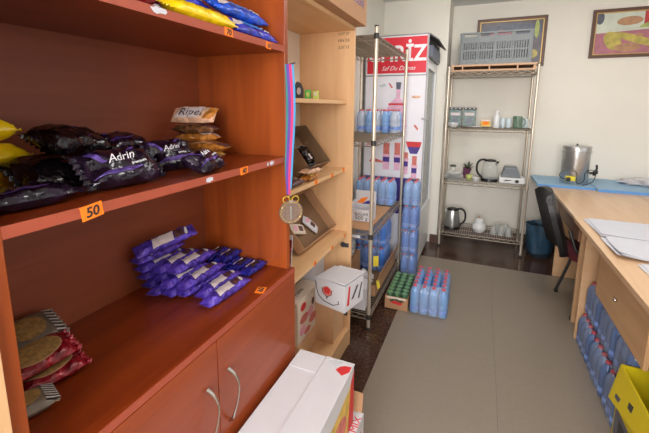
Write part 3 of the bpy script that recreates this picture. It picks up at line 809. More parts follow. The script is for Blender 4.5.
def pack(lab, loc, nx, ny, kind='bottle', group=None, rot=(0, 0, 0), zs=1.0, pitch=.0645, wrap=True):
    t = thing('water_pack', lab, 'water pack', loc, rot, group)
    for i in range(nx):
        for j in range(ny):
            o = put_bottle(kind, t, ((i-(nx-1)/2)*pitch, (j-(ny-1)/2)*pitch, .0008), (1, 1, zs), (0, 0, (i*5+j*3) % 6))
    if wrap:
        hx, hy, H = nx*pitch/2+.0015, ny*pitch/2+.0015, .196*zs
        b = B(); nseg = 16; rings = []
        per = []
        for k in range(64):
            a = 2*PI*k/64; c_, s_ = math.cos(a), math.sin(a)
            f = (abs(c_)**6+abs(s_)**6)**(-1/6); per.append((c_*f, s_*f))
        for zi, (z, k_) in enumerate(((.0005, .93), (.006, 1), (.05*zs, .997), (.10*zs, .99), (.15*zs, .985), (.175*zs, .95), (.20*zs, .86), (.2105*zs, .80))):
            rings.append([b.verts.new((px*hx*k_+.002*math.sin(i*2.3+zi*1.7), py*hy*k_+.002*math.sin(i*1.9+zi), z)) for i, (px, py) in enumerate(per)])
        for A, Q in zip(rings, rings[1:]):
            for i in range(64):
                j = (i+1) % 64; b.faces.new((A[i], A[j], Q[j], Q[i]))
        obj('shrink_wrap', b, M['wrap'], t, True)
    return t
pack('shrink-wrapped pack of small water bottles with red caps standing on the beige floor', (-.262, 2.672, .0045), 4, 6, 'bottle', None, rx(0, 0, 1))
lv = ['bottom', 'second from the bottom', 'third from the bottom', 'top']
for k in range(4):
    pack('small water pack between wire rack and fridge, %s of its stack' % lv[k], (-.508, 3.130, .0008+.2115*k), 2, 3, 'bottle_deep' if k < 3 else 'bottle', 'water packs stacked by the fridge', rx(0, 0, (0, 2, -1.5, 1)[k]), .985)
pack('wide water pack at the far end of the third bottle rack shelf', (-.785, 2.985, .6545), 5, 3, 'bottle', None, zs=.98)
pack('lower deep blue water pack in the flat carton on the rack\'s bottom shelf', (-.785, 2.93, .1115), 4, 4, 'bottle_deep', 'deep blue water packs on the bottom rack shelf', zs=.98)
pack('upper deep blue water pack standing on the lower one on the rack\'s bottom shelf', (-.785, 2.945, .3205), 4, 4, 'bottle_deep', 'deep blue water packs on the bottom rack shelf', zs=.98)
# single bottles on the second shelf
G3 = 'single water bottles on the second rack shelf'
for r_, (y, n) in enumerate(((2.885, 5), (2.97, 6), (3.04, 6))):
    for i in range(n):
        x = -.935+.0605*i+(.02 if r_ == 0 else 0)
        if r_ == 0: x = -.90+.066*i
        o = put_bottle('bottle' if (i+r_) % 2 else 'bottle_grey', None, (x, y, 1.2462), (.93, .93, .88), (0, 0, i))
        o.name = 'water_bottle'
        tag(o, 'red-capped water bottle on the second rack shelf, %s from the left in the %s row' % (ORD[i], ('front', 'middle', 'rear')[r_]), 'bottle', G3)
t = thing('cardboard_sheet', 'thin sheet of cardboard under the bottles on the second rack shelf', 'cardboard', (0, 0, 0))
C.objects.unlink(t); bpy.data.objects.remove(t)

# third shelf of the rack: brown board, white open box, white label
o = obj('cardboard_sheet', box(-.955, -.63, 2.24, 2.86, .6528, .6575), M['carton']); tag(o, 'flat brown cardboard sheet lying on the third shelf of the bottle rack', 'cardboard')
o = obj('shelf_label', box(-.765, -.665, 2.1637, 2.1662, .622, .640), M['paper']); tag(o, 'white paper label on the front edge of the rack\'s third shelf', 'label')
t = thing('display_box', 'white open-topped printed box on the third shelf of the bottle rack', 'box', (-.735, 2.46, .6582), rx(0, 0, 2))
for a in ((-.075, .075, -.06, -.057, 0, .085), (-.075, .075, .057, .06, 0, .195), (-.075, -.072, -.057, .057, 0, .13), (.072, .075, -.057, .057, 0, .10)):
    obj('side', box(*a), M['white_carton'], t)
obj('base', box(-.072, .072, -.057, .057, 0, .003), M['white_carton'], t)
text('SUGAR', .03, M['jet'], t, MX((0, -.0605, .05), (PI/2, 0, 0)), 'print', fit=.10); text('500 g', .03, M['jet'], t, MX((0, -.0605, .022), (PI/2, 0, 0)), 'print', fit=.09)
hb = B(); prism(hb, [(-.07, .10), (-.02, .10), (.02, .15), (-.03, .14)], .0565, .057); obj('print', hb, M['tag_orange'], t)
hb = B(); prism(hb, [(-.03, .095), (.065, .10), (.05, .13), (.01, .12)], .0558, .0563); obj('print', hb, M['navy'], t)
for i in range(3):
    P = Pack(.10, .035, .018, i, .08)
    snack('candy_bar', 'violet and white wrapped bar %s inside the white open box on the rack' % ('at the front', 'in the middle', 'at the back')[i], (-.737, 2.425+.036*i, .6625), (0, 0, .03*i), P, M['violet'], 'bars in the white box', 'snack', [('label', M['cream_label'], lambda b: P.patch(b, -.02, .03, -.01, .01))])

# bottom shelf: carton with open side, white box, bags, yellow notes
t = thing('flat_carton', 'long open brown carton under the blue water packs on the bottom rack shelf', 'box', (-.785, 2.77, .1055))
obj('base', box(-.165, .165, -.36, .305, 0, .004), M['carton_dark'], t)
obj('side', box(.161, .165, -.36, .305, .004, .085), M['carton'], t); obj('side', box(-.165, -.161, -.36, .305, .004, .085), M['carton'], t)
obj('side', box(-.161, .161, -.36, -.356, .004, .085), M['carton'], t); obj('side', box(-.161, .161, .301, .305, .004, .085), M['carton'], t)
fl = B(); bx(fl, 0, .004, -.35, .29, 0, .10)
for v in fl.verts: v.co = Vector((.166+v.co.x+v.co.z*.25, v.co.y, .086+v.co.z*.95))
obj('flap', fl, M['carton'], t)
o = obj('paper_note', box(-.001, .001, -.02, .02, -.04, .04), M['yellow_tag']); o.location = (-.66, 2.56, .31); o.rotation_euler = rx(0, 0, -60); tag(o, 'bright yellow paper note beneath the blue water bottles in the rack', 'note', 'yellow notes in the rack')
o = obj('paper_note', box(-.001, .001, -.02, .02, -.03, .03), M['yellow_tag']); o.location = (-.6045, 2.43, .20); o.rotation_euler = rx(0, -14, -10); tag(o, 'pale yellow paper note at the near end of the brown carton flap', 'note', 'yellow notes in the rack')
t = thing('carton', 'plain white box on the bottom shelf of the bottle rack beside its front post', 'box', (-.735, 2.275, .1065), rx(0, 0, 2))
obj('box_body', box(-.105, .10, -.075, .075, 0, .15, .003), M['white_carton'], t)
obj('flap', box(-.10, .095, -.07, .072, .1515, .155), M['white_carton'], t)
def crumple(lab, loc, s, m, seed, name='plastic_bag', cat='bag'):
    random.seed(seed); b = B(); bmesh.ops.create_icosphere(b, subdivisions=4, radius=1)
    for v in b.verts:
        n = v.co.copy(); k = 1+.16*math.sin(7*n.x+seed)+.12*math.sin(9*n.y+2*n.z*3+seed)+.09*math.sin(13*n.z+5*n.x)+.04*random.uniform(-1, 1)
        v.co = Vector((n.x*k*s[0], n.y*k*s[1], max(-.62, n.z*k)*s[2]+.62*s[2]))
    o = obj(name, b, M[m], None, False); o.location = loc; return tag(o, lab, cat)
crumple('crumpled white plastic bag behind the front post on the bottom shelf of the bottle rack', (-.715, 2.435, .196), (.065, .055, .05), 'white_carton', 3)
t = thing('carton', 'brown box standing behind the white box on the bottom rack shelf, under a clear bag', 'box', (-.86, 2.462, .1115))
obj('box_body', box(-.075, .055, -.04, .17, 0, .24, .002), M['carton'], t)
crumple('clear film bag with reddish sweets on the brown box in the bottle rack', (-.865, 2.50, .353), (.055, .08, .075), 'bagwrap', 5)
crumple('dark red sweets bag inside the rack beside the clear film bag', (-.875, 2.33, .265), (.05, .05, .09), 'redwrap', 8)

# green-topped carton tray on the floor
t = thing('carton_tray', 'brown carton of green-topped drink cans on the floor left of the water pack', 'drinks carton', (-.484, 2.68, .0045), rx(0, 0, 1))
hb = B()
for a in ((-.082, .082, -.20, -.196, 0, .095), (-.082, .082, .196, .20, 0, .095), (-.082, -.078, -.196, .196, 0, .095), (.078, .082, -.196, .196, 0, .095), (-.078, .078, -.196, .196, 0, .003)): bx(hb, *a)
obj('tray', hb, M['carton'], t)
hb = B(); prism(hb, ell(-.018, .055, .024, .014), -.2006, -.2001); prism(hb, ell(.02, .05, .024, .015), -.2006, -.2001); obj('print', hb, M['red'], t)
hb = B(); prism(hb, ell(-.03, .067, .022, .009, 12, .4), -.2011, -.2006); prism(hb, ell(.008, .072, .02, .009, 12, -.3), -.2011, -.2006); prism(hb, ell(.035, .068, .018, .010, 12, .2), -.2011, -.2006); obj('print', hb, M['leaf'], t)
obj('print', prism(B(), [(-.07, .078), (.07, .078), (.07, .093), (-.07, .093)], -.2006, -.2001), M['offwhite'], t)
pc = None
for i in range(3):
    for j in range(7):
        if pc is None:
            b = B(); lathe(b, [(0, 0), (.024, 0), (.0255, .004), (.0255, .098), (.022, .106), (.0235, .109), (.0, .108)], 14); pc = obj('can', b, M['can'], t, True)
            b = B(); lathe(b, [(0, .1086), (.0215, .1086), (.0222, .1105), (.0235, .1105), (.0235, .109)], 14); l = obj('can_lid', b, M['canlid'], pc, True)
            hb = B(); bx(hb, -.009, .009, -.005, .005, .1087, .1100); obj('can_print', hb, M['green'], pc)
            pc.location = (-.052, -.165, .0035); continue
        c = copy_tree(pc, t); c.location = (-.052+.052*i, -.165+.055*j, .0035)

# ------------------------------------------------------------------ fridge
FX0, FX1, FY0, FY1 = -.985, -.447, 3.25, 3.93
t = thing('fridge', 'white display fridge with red and white printed side, behind the bottle rack', 'fridge')
hb = B(); bx(hb, FX0, FX1-.05, FY0+.002, FY1, .05, 1.86, .004); obj('cabinet', hb, M['fridge'], t)
pn = obj('side_board', box(FX0, FX1, FY0-.014, FY0+.001, .06, 2.05, .001), M['panel_white'], t)
y = FY0-.0145
def flat(nm, poly, m_, d=.0006, k=0):
    return obj(nm, prism(B(), poly, y-.0006*k, y-.0006*k-d), M[m_], pn)
def rc(x0, x1, z0, z1): return [(x0, z0), (x1, z0), (x1, z1), (x0, z1)]
flat('banner', rc(FX0+.02, FX1-.012, 1.735, 2.03), 'banner')
flat('lower_banner', rc(FX0+.012, FX1-.03, .50, .83), 'navy')
for a in (rc(FX0, FX0+.01, .06, 2.05), rc(FX1-.009, FX1, .06, 2.05), rc(FX0, FX1, 1.712, 1.722), rc(FX0, FX1, 2.04, 2.05)): flat('trim', a, 'fridge_grey', .002)
LT = text('CHRİZ', .16, M['white_ink'], pn, MX((-.712, y-.001, 1.892), (PI/2, 0, 0)), 'lettering', fit=.50, bold=.004)
for v in LT.data.vertices: v.co.z = 1.890+(v.co.z-1.892)*1.12
text('Saf Du Damas', .06, M['white_ink'], pn, MX((-.695, y-.001, 1.775), (PI/2, 0, 0)), 'lettering', .45, fit=.29)
# printed water jug and small bottles
flat('printed_jug', [(-.79, 1.22), (-.615, 1.22), (-.60, 1.28), (-.61, 1.42), (-.64, 1.49), (-.665, 1.53), (-.665, 1.60), (-.70, 1.60), (-.70, 1.53), (-.745, 1.49), (-.785, 1.42), (-.80, 1.28)], 'pinkjug')
flat('printed_jug_band', rc(-.765, -.63, 1.465, 1.482), 'red', k=1); flat('printed_jug_band', rc(-.795, -.605, 1.33, 1.342), 'red_soft', k=1)
flat('printed_jug_neck', [(-.70, 1.60), (-.665, 1.60), (-.66, 1.66), (-.705, 1.66)], 'pic_slate', k=1)
flat('printed_splash', [(-.775, 1.655), (-.745, 1.61), (-.73, 1.615), (-.755, 1.65)], 'red_soft'); flat('printed_splash', [(-.80, 1.65), (-.86, 1.635), (-.84, 1.62), (-.79, 1.63)], 'bluecer')
for x, zb, zt, w_ in ((-.77, .985, 1.135, .055), (-.672, .985, 1.14, .05), (-.598, .955, 1.06, .042), (-.52, .90, 1.03, .04)):
    flat('printed_label', rc(x-w_/2, x+w_/2, zb+.05, zt), 'red_soft', k=1)
    flat('printed_bottle', [(x-w_/2, zb-.09), (x+w_/2, zb-.09), (x+w_/2+.006, zb+.05), (x+w_/4, zb+.075), (x-w_/4, zb+.075), (x-w_/2-.006, zb+.05)], 'pinkjug')
    flat('printed_label', rc(x-w_/2-.002, x+w_/2+.002, zb-.02, zb+.025), 'navy', k=1)
flat('printed_label', [(-.60, 1.155), (-.465, 1.155), (-.475, 1.11), (-.585, 1.11)], 'red', k=1); flat('printed_label', [(-.585, 1.11), (-.475, 1.11), (-.50, 1.05), (-.56, 1.05)], 'navy', k=1)
flat('printed_splash', [(-.90, 1.0), (-.80, .97), (-.80, .955), (-.93, .96)], 'red_soft'); flat('printed_splash', [(-.54, 1.29), (-.505, 1.25), (-.50, 1.27), (-.53, 1.305)], 'red_soft'); flat('printed_splash', [(-.57, 1.545), (-.49, 1.545), (-.50, 1.525), (-.56, 1.525)], 'rose')
flat('printed_splash', [(-.955, 1.10), (-.84, 1.14), (-.85, 1.17), (-.95, 1.14)], 'pink')
# door on the room side
hb = B()
for a in ((FY0+.012, FY0+.07, .42, 1.86), (FY1-.07, FY1-.002, .42, 1.86), (FY0+.07, FY1-.07, .42, .52), (FY0+.07, FY1-.07, 1.78, 1.86)): bx(hb, FX1-.048, FX1-.004, *a, .003)
d = obj('door', hb, M['fridge'], t)
obj('glass_pane', box(FX1-.03, FX1-.02, FY0+.07, FY1-.07, .52, 1.78), M['glass'], d)
hb = B(); cyl(hb, (FX1-.002, FY0+.05, .95), (FX1-.002, FY0+.05, 1.35), .009, seg=10); obj('handle', hb, M['fridge_grey'], d, True)
hb = B(); bx(hb, FX1-.05, FX1-.008, FY0+.004, FY1-.002, .05, .41, .004); obj('lower_panel', hb, M['fridge'], t)
hb = B(); bx(hb, -.475, -.425, FY0-.028, FY0-.0145, 1.345, 1.362, .002); obj('clip', hb, M['fridge_grey'], t)
for yy in (FY0+.05, FY1-.05):
    for xx in (FX0+.05, FX1-.06):
        hb = B(); cyl(hb, (xx, yy, 0), (xx, yy, .052), .02); obj('foot', hb, M['black'], t, True)
hb = B()
prism(hb, [(FX0+.1, 2.043), (FX1+.01, 2.048), (FX1+.075, 2.0), (FX1+.07, 1.994), (FX1+.005, 2.038), (FX0+.1, 2.035)], FY0+.002, FY1-.02)
cp = obj('canopy', hb, M['canopy'], t)
hb = B(); bx(hb, FX0+.12, FX1-.01, FY0+.003, FY1-.024, 1.862, 2.033); obj('canopy_filler', hb, M['canopy'], t)  # filler added to stop light passing under the canopy
hb = B(); bx(hb, FX1-.009, FX1+.03, FY0+.03, FY1-.1, 1.865, 1.96, .004); obj('light_box', hb, M['pic_slate'], t)
hb = B(); bx(hb, FX0+.12, FX1+.01, FY1-.0225, FY1-.002, 1.862, 2.034); obj('canopy_end', hb, M['canopy'], t)

# ------------------------------------------------------------------ back rack contents
# slatted wooden tray on top + grey crate
t = thing('wooden_tray', 'low pale wooden tray on top of the back wire rack, under the grey crate', 'tray', (0, 0, 1.7965))
obj('board', box(-.318, .418, 3.948, 4.315, 0, .016, .001), M['pallet'], t); obj('board', box(-.318, .420, 3.946, 4.315, .046, .064, .001), M['pallet'], t)
for x in (-.22, .02, .26): obj('batten', box(x, x+.012, 3.95, 4.31, .016, .046), M['pallet'], t)
for x in (-.315, .395): obj('batten', box(x, x+.02, 3.95, 4.31, .016, .046), M['pallet'], t)
t = thing('crate', 'grey plastic crate with slotted sides on top of the back wire rack', 'crate', (.064, 4.15, 1.8615), rx(0, 0, -1))
cx, cy, ch_ = .305, .16, .30
def slotted(b, w_, fx):
    # one crate wall in the plane (u,z) with vertical slots
    for z0, z1 in ((0, .05), (.125, .14), (.205, .225)): fx(b, -w_, w_, z0, z1, .006)
    n = int(2*w_/.021)
    for i in range(n+1):
        u = -w_+2*w_*i/n; fx(b, u-.0065, u+.0065, .05, .205, .005)
    fx(b, -w_, w_, .225, .262, .006); fx(b, -w_-.008, w_+.008, .285, .30, .014)
    for u in (-w_+.01, -w_*.5, 0, w_*.5, w_-.01): fx(b, u-.016, u+.016, .26, .288, .008); fx(b, u-.006, u+.006, 0, .29, .010)
def fxX(s): return lambda b, u0, u1, z0, z1, d: bx(b, max(u0, -cx), min(u1, cx), s*cy-d, s*cy+d, z0, z1)
def fxY(s): return lambda b, u0, u1, z0, z1, d: bx(b, s*cx-d, s*cx+d, max(u0, -cy), min(u1, cy), z0, z1)
for s in (-1, 1):
    b = B(); slotted(b, cx, fxX(s)); obj('crate_side', b, M['crate'], t)
    b = B(); slotted(b, cy, fxY(s)); obj('crate_side', b, M['crate'], t)
obj('crate_base', box(-cx, cx, -cy, cy, 0, .006), M['crate'], t)

S2, S3, S4 = 1.2525, .7085, .1605
# --- shelf two
for i, x in enumerate((-.262, -.125)):
    t = thing('patterned_tin', 'grey-green patterned tin box, %s of the pair on the upper back rack shelf' % ('left', 'right')[i], 'tin box', (x, 4.14, S2), group='patterned tins on the back rack')
    obj('box_body', box(-.062, .062, -.04, .04, 0, .175, .003), M['patterned'], t)
    obj('lid', box(-.064, .064, -.042, .042, .1755, .197, .002), M['jet'], t)
    for k in range(3): obj('print', prism(B(), ell(-.04+.04*k, .187, .008, .006, 10), -.0428, -.0423), M['paper'], t)
    obj('print', prism(B(), rc(-.045, .045, .115, .145), -.0408, -.0402), M['cream_label'], t); obj('print', prism(B(), ell(0, .06, .03, .035), -.0408, -.0402), M['pic_slate'], t)
t = thing('serving_tray', 'dark wooden tray in front of the patterned tins on the back rack', 'tray', (-.07, 4.03, S2)); hb = B(); prism(hb, ell(0, 0, .14, .055, 30), 0, .004, 'Z'); obj('base', hb, M['frame'], t)
hb = B(); tube(hb, [(x_, y_, .009) for x_, y_ in ell(0, 0, .14, .055, 30)], .005, 6, True); obj('rim', hb, M['steel'], t, True)
t = thing('food_box', 'small yellow and orange box between tins and white bottle on the back rack', 'box', (.03, 4.035, S2+.016), rx(0, 0, 4))
obj('box_body', box(-.045, .045, -.02, .02, -.011, .068, .002), M['yellow_print'], t); obj('print', prism(B(), ell(0, .03, .03, .018), -.0206, -.0201), M['tag_orange'], t); obj('print', prism(B(), rc(-.045, .045, .05, .066), -.0206, -.0201), M['cream_label'], t)
def lathed(name, lab, cat, loc, parts, group=None):
    t = thing(name, lab, cat, loc, group=group)
    for nm, m_, prof in parts: obj(nm, lathe(B(), prof, 22), M[m_], t, True)
    return t
lathed('bottle', 'white plastic bottle standing in the middle of the upper back rack shelf', 'bottle', (.128, 4.06, S2), [('bottle_body', 'ceramic', [(0, 0), (.03, 0), (.033, .01), (.033, .09), (.026, .115), (.015, .13), (.015, .145)]), ('cap', 'ceramic', [(.0, .172), (.010, .172), (.0165, .165), (.0165, .146), (0, .146)])])
def mug(lab, loc, r, h, m_, rot=0, hand=True, group='cups on the upper back rack shelf'):
    t = thing('mug', lab, 'cup', loc, (0, 0, rot), group)
    obj('cup', lathe(B(), [(0, .0), (r*.8, 0), (r*.9, .004), (r, .03), (r, h), (r-.004, h), (r-.004, .03), (r*.7, .008), (0, .008)], 22), M[m_], t, True)
    if hand: obj('handle', tube(B(), [(r-.002+.028*math.sin(a), 0, h*.5+h*.34*math.cos(a)) for a in [PI*i/10 for i in range(11)]], .005, 8), M[m_], t, True)
mug('small grey-pink cup right of the white bottle on the back rack', (.183, 4.035, S2), .023, .10, 'bluecer', 4.4)
mug('pale blue cup between the grey-pink cup and the green mug', (.238, 4.06, S2), .026, .095, 'bluecer', 1.2, False)
mug('green patterned mug on the upper back rack shelf near the right post', (.315, 4.06, S2), .042, .118, 'greenmug', 0)
mug('pale green cup at the right end of the upper back rack shelf', (.392, 4.19, S2), .03, .09, 'bluecer', .3)
t = thing('dish', 'white dish at the left end of the upper back rack shelf', 'dish', (-.27, 4.0, S2)); obj('bowl', lathe(B(), [(0, .002), (.03, 0), (.05, .02), (.055, .045), (.052, .045), (.046, .02), (0, .006)], 22), M['ceramic'], t, True)
# --- shelf three
pl = ['bottom', 'second', 'third', 'fourth', 'top']
for k in range(5):
    t = thing('plate', 'white plate, %s of the stack on the middle back rack shelf' % ('bottom', 'second lowest', 'middle', 'second highest', 'top')[k], 'plate', (-.235, 4.06, S3+.0125*k), group='stacked white plates')
    r = .095 if k < 3 else .075; obj('plate', lathe(B(), [(0, .0), (r*.6, 0), (r*.65, .004), (r, .013), (r, .015), (r*.62, .0065), (0, .006)], 26), M['ceramic'], t, True)
lathed('jar', 'small clear jar with green lid on the stack of white plates', 'jar', (-.25, 4.06, S3+.0725), [('jar_body', 'glassware', [(0, 0), (.028, 0), (.031, .006), (.031, .05), (.027, .058)]), ('lid', 'leaf', [(.03, .058), (.03, .073), (0, .074), (0, .058)])])
t = thing('pot_plant', 'small plant with dark leaves in a purple pot on the middle back rack shelf', 'plant', (-.128, 4.12, S3+.006), rx(0, 10, 0))
obj('pot', lathe(B(), [(0, 0), (.024, 0), (.042, .105), (.045, .11), (.040, .11), (.030, .06), (0, .06)], 18), M['purplepot'], t, True)
hb = B()
for k, (a, l, e) in enumerate(((.3, .07, .8), (1.5, .09, 1.25), (2.6, .075, .8), (3.7, .08, 1.1), (4.8, .06, .7), (5.6, .09, 1.2))):
    d = Vector((math.cos(a)*math.cos(e), math.sin(a)*math.cos(e), math.sin(e))); s_ = d.cross(Vector((0, 0, 1))).normalized(); n_ = s_.cross(d)
    p = [Vector((0, 0, .10))+d*l*q+n_*(-.02*q*q) for q in (0, .35, .7, 1)]; wd = (.004, .014, .012, .001)
    A = [[hb.verts.new(pt+s_*wd[i]*sg+n_*.0012*tp) for tp in (1, -1) for sg in (1, -1)] for i, pt in enumerate(p)]
    for P_, Q_ in zip(A, A[1:]):
        for i, j in ((0, 1), (1, 3), (3, 2), (2, 0)): hb.faces.new((P_[i], P_[j], Q_[j], Q_[i]))
obj('leaves', hb, M['leaf'], t, True)
lathed('bowl', 'lime green bowl in front of the small plant on the back rack', 'bowl', (-.085, 4.06, S3), [('bowl', 'limefruit', [(0, 0), (.02, 0), (.036, .025), (.036, .045), (.030, .055), (0, .058)])])
lathed('bowl', 'small white bowl left of the glass kettle on the back rack', 'bowl', (-.022, 4.0, S3), [('bowl', 'ceramic', [(0, 0), (.018, 0), (.036, .03), (.038, .042), (.035, .042), (.016, .006), (0, .006)])])
def kettle(lab, loc, rz, body, deep, prof, lidz):
    t = thing('kettle', lab, 'kettle', loc, (0, 0, rz))
    obj('body', lathe(B(), prof, 26), M[body], t, True)
    r0 = prof[0][0] if prof[0][0] > 0 else .075
    obj('base', lathe(B(), [(0, 0), (.082, 0), (.082, .018), (.078, .03), (0, .03)], 26), M['black'], t, True)
    rt = prof[-1][0]
    obj('lid', lathe(B(), [(rt, lidz), (rt+.003, lidz), (rt*.85, lidz+.016), (rt*.3, lidz+.022), (0, lidz+.022)], 22), M['black'], t, True)
    hd = [(rt-.01, 0, lidz+.012), (rt+.03, 0, lidz+.018), (rt+.065, 0, lidz-.01), (rt+.075, 0, lidz-.06), (rt+.068, 0, lidz-.12), (.088, 0, .05), (.07, 0, .03)]
    obj('handle', tube(B(), smooth(hd), .0105, 10), M['black'], t, True)
    hb = B(); prism(hb, [(-rt+.004, lidz-.002), (-rt-.028, lidz-.004), (-rt+.0, lidz-.045)], -.014, .014); obj('spout', hb, M[body] if body != 'glassware' else M['black'], t)
    return t
kettle('clear glass kettle with black handle and base on the middle back rack shelf', (.106, 4.09, S3), PI+.25, 'glassware', 0, [(.074, .03), (.078, .06), (.078, .12), (.068, .18), (.056, .205)], .205)
for k in range(4):
    o = obj('plastic_tray', box(.215+.008*k, .385-.010*k, 4.04, 4.20, S3+.062+.0235*k, S3+.084+.0235*k, .003), M['tray']); tag(o, 'dark grey plastic tray, %s of the stack right of the glass kettle' % ('lowest', 'second lowest', 'second highest', 'topmost')[k], 'tray', 'stacked grey trays on the back rack')
t = thing('serving_dish', 'white rectangular dish with black marks under the grey trays', 'dish', (.31, 4.11, S3)); obj('dish', box(-.115, .115, -.09, .09, 0, .058, .008), M['ceramic'], t)
hb = B(); prism(hb, ell(.045, .026, .018, .016), -.0908, -.0901); prism(hb, [(-.07, .02), (-.01, .03), (0, .036), (-.06, .034)], -.0908, -.0901); obj('print', hb, M['black'], t)
# --- bottom shelf
kettle('stainless steel kettle with black handle at the left end of the bottom back rack shelf', (-.225, 4.09, S4), .1, 'steel', 0, [(.078, .03), (.080, .05), (.078, .10), (.068, .17), (.058, .205)], .205)
t = thing('sugar_bowl', 'white lidded ceramic pot in the middle of the bottom back rack shelf', 'pot', (.045, 4.07, S4))
obj('bowl', lathe(B(), [(0, 0), (.045, 0), (.066, .03), (.070, .06), (.055, .09), (.045, .098)], 24), M['ceramic'], t, True)
obj('lid', lathe(B(), [(.048, .098), (.048, .104), (.042, .135), (.02, .15), (0, .152)], 24), M['ceramic'], t, True); obj('knob', lathe(B(), [(0, .15), (.006, .152), (.011, .165), (.007, .174), (0, .176)], 12), M['pic_tan'], t, True)
k = 0
gl = ['front left', 'front middle', 'front right', 'rear left', 'rear right']
for (x, y_) in ((.185, 4.05), (.255, 4.045), (.325, 4.05), (.22, 4.12), (.30, 4.125)):
    t = thing('drinking_glass', 'upturned drinking glass, %s of the five right of the white pot' % gl[k], 'glass', (x, y_, S4), group='glasses on the bottom back rack shelf'); k += 1
    obj('glass', lathe(B(), [(.031, 0), (.033, 0), (.026, .085), (.024, .092), (0, .092), (0, .089), (.022, .088), (.031, 0)], 18), M['glassware'], t, True)

# ------------------------------------------------------------------ pictures on the back wall
def picture(lab, x0, x1, z0, z1, shapes, ground):
    t = thing('picture', lab, 'picture', ((x0+x1)/2, YB-.001, (z0+z1)/2), group='framed still lifes on the back wall')
    w_, h_ = (x1-x0)/2, (z1-z0)/2
    fb = B()
    for a in ((-w_, w_, h_-.028, h_), (-w_, w_, -h_, -h_+.028), (-w_, -w_+.028, -h_+.028, h_-.028), (w_-.028, w_, -h_+.028, h_-.028)): bx(fb, a[0], a[1], -.022, 0, a[2], a[3], .002)
    f = obj('frame', fb, M['frame'], t)
    fb = B(); w2, h2 = w_-.028, h_-.028
    for a in ((-w2, w2, h2-.009, h2), (-w2, w2, -h2, -h2+.009), (-w2, -w2+.009, -h2+.009, h2-.009), (w2-.009, w2, -h2+.009, h2-.009)): bx(fb, a[0], a[1], -.016, -.004, a[2], a[3])
    obj('fillet', fb, M['gilt'], f)
    cv = obj('canvas', box(-w2, w2, -.006, -.002, -h2, h2), M[ground], t)
    for i, (poly, m_) in enumerate(shapes):
        obj('painted_shape', prism(B(), [(max(-w2, min(w2, a*w2)), max(-h2, min(h2, b*h2))) for a, b in poly], -.0061-.00025*i, -.0063-.00025*i), M[m_], cv)
picture('framed dark still life with yellow fruit, half hidden behind the grey crate', -.117, .528, 1.87, 2.36,
        [(ell(.1, .55, 1.0, .28), 'pic_slate'), (ell(.72, -.1, .2, .5), 'pic_dark'), (ell(.72, -.55, .16, .2), 'pic_yellow'), (ell(.62, .15, .16, .14), 'pic_slate'), (ell(.80, .55, .07, .4), 'pic_olive'), (ell(-.3, .3, .4, .3), 'pic_pink')], 'pic_dark')
picture('framed colourful still life of yellow pods on pink cloth, right end of back wall', .90, 1.62, 1.926, 2.368,
        [([(-1, .12), (1, .3), (1, 1), (-1, 1)], 'pic_pale'), (ell(-.9, .75, .1, .3), 'pic_slate'), (ell(-.2, .55, .3, .2, 20, .15), 'pic_tan'), (rc(.12, .27, .3, .95), 'pic_red'), (ell(.55, .6, .25, .35), 'pic_slate'), (ell(.3, .35, .3, .12, 20, .5), 'pic_olive'),
         ([(-1, .02), (1, .2), (1, .28), (-1, .12)], 'pic_pale'), (ell(-.55, -.35, .2, .45, 20, .2), 'pic_yellow'), (ell(.0, -.32, .16, .62, 20, 1.0), 'pic_yellow'), (ell(-.2, -.68, .3, .2), 'pic_tan'), (ell(.05, -.12, .10, .07), 'pic_tan'), (ell(.62, -.05, .2, .18, 20, .6), 'pic_magenta'), (ell(.68, -.4, .2, .16, 20, -.5), 'pic_magenta')], 'pic_pink')

# ------------------------------------------------------------------ bin, chair
t = thing('waste_bin', 'round waste bin lined with a dark blue bag beside the back rack', 'bin', (.608, 4.06, 0))
obj('bin_body', lathe(B(), [(0, .0), (.098, 0), (.103, .006), (.122, .295), (.118, .295), (.097, .012), (0, .012)], 28), M['binbody'], t, True)
b = B(); rings = []
for zi, (r, z) in enumerate(((.112, .05), (.122, .14), (.130, .22), (.134, .305), (.132, .325), (.122, .325), (.114, .30), (.108, .24))):
    rings.append([b.verts.new(((r+.006*math.sin(5*a_+zi*.9)+.004*math.sin(11*a_+zi))*math.cos(a_), (r+.006*math.sin(5*a_+zi*.9)+.004*math.sin(11*a_+zi))*math.sin(a_), z+.007*math.sin(4*a_+zi*.5))) for a_ in [2*PI*i/48 for i in range(48)]])
for A, Q in zip(rings, rings[1:]):
    for i in range(48): b.faces.new((A[i], A[(i+1) % 48], Q[(i+1) % 48], Q[i]))
obj('bin_bag', b, M['bin'], t, True)

t = thing('office_chair', 'black chair with maroon seat pushed under the far desk', 'chair', (.815, 3.06, .0045), rx(0, 0, 4))
def cushion(sx, sy, sz, bend=0):
    b = B(); bx(b, -sx/2, sx/2, -sy/2, sy/2, 0, sz)
    bmesh.ops.subdivide_edges(b, edges=b.edges[:], cuts=5, use_grid_fill=True)
    for v in b.verts:
        u, w_ = v.co.x/(sx/2), v.co.y/(sy/2)
        k = max(abs(u), abs(w_)); e = (abs(u)**5+abs(w_)**5)**(1/5)
        if k > .01: v.co.x *= k/e; v.co.y *= k/e
        v.co.z = sz/2+(v.co.z-sz/2)*(1-.35*k**4)+bend*w_*w_
    return b
b = cushion(.40, .42, .055)
for v in b.verts: v.co.z += .40
obj('seat', b, M['maroon'], t, True)
b = cushion(.47, .43, .05, .05)
R = Matrix.Rotation(math.radians(-107), 4, 'Y')
for v in b.verts: v.co = (R @ v.co)+Vector((-.245, 0, .655))
obj('backrest', b, M['leather'], t, True)
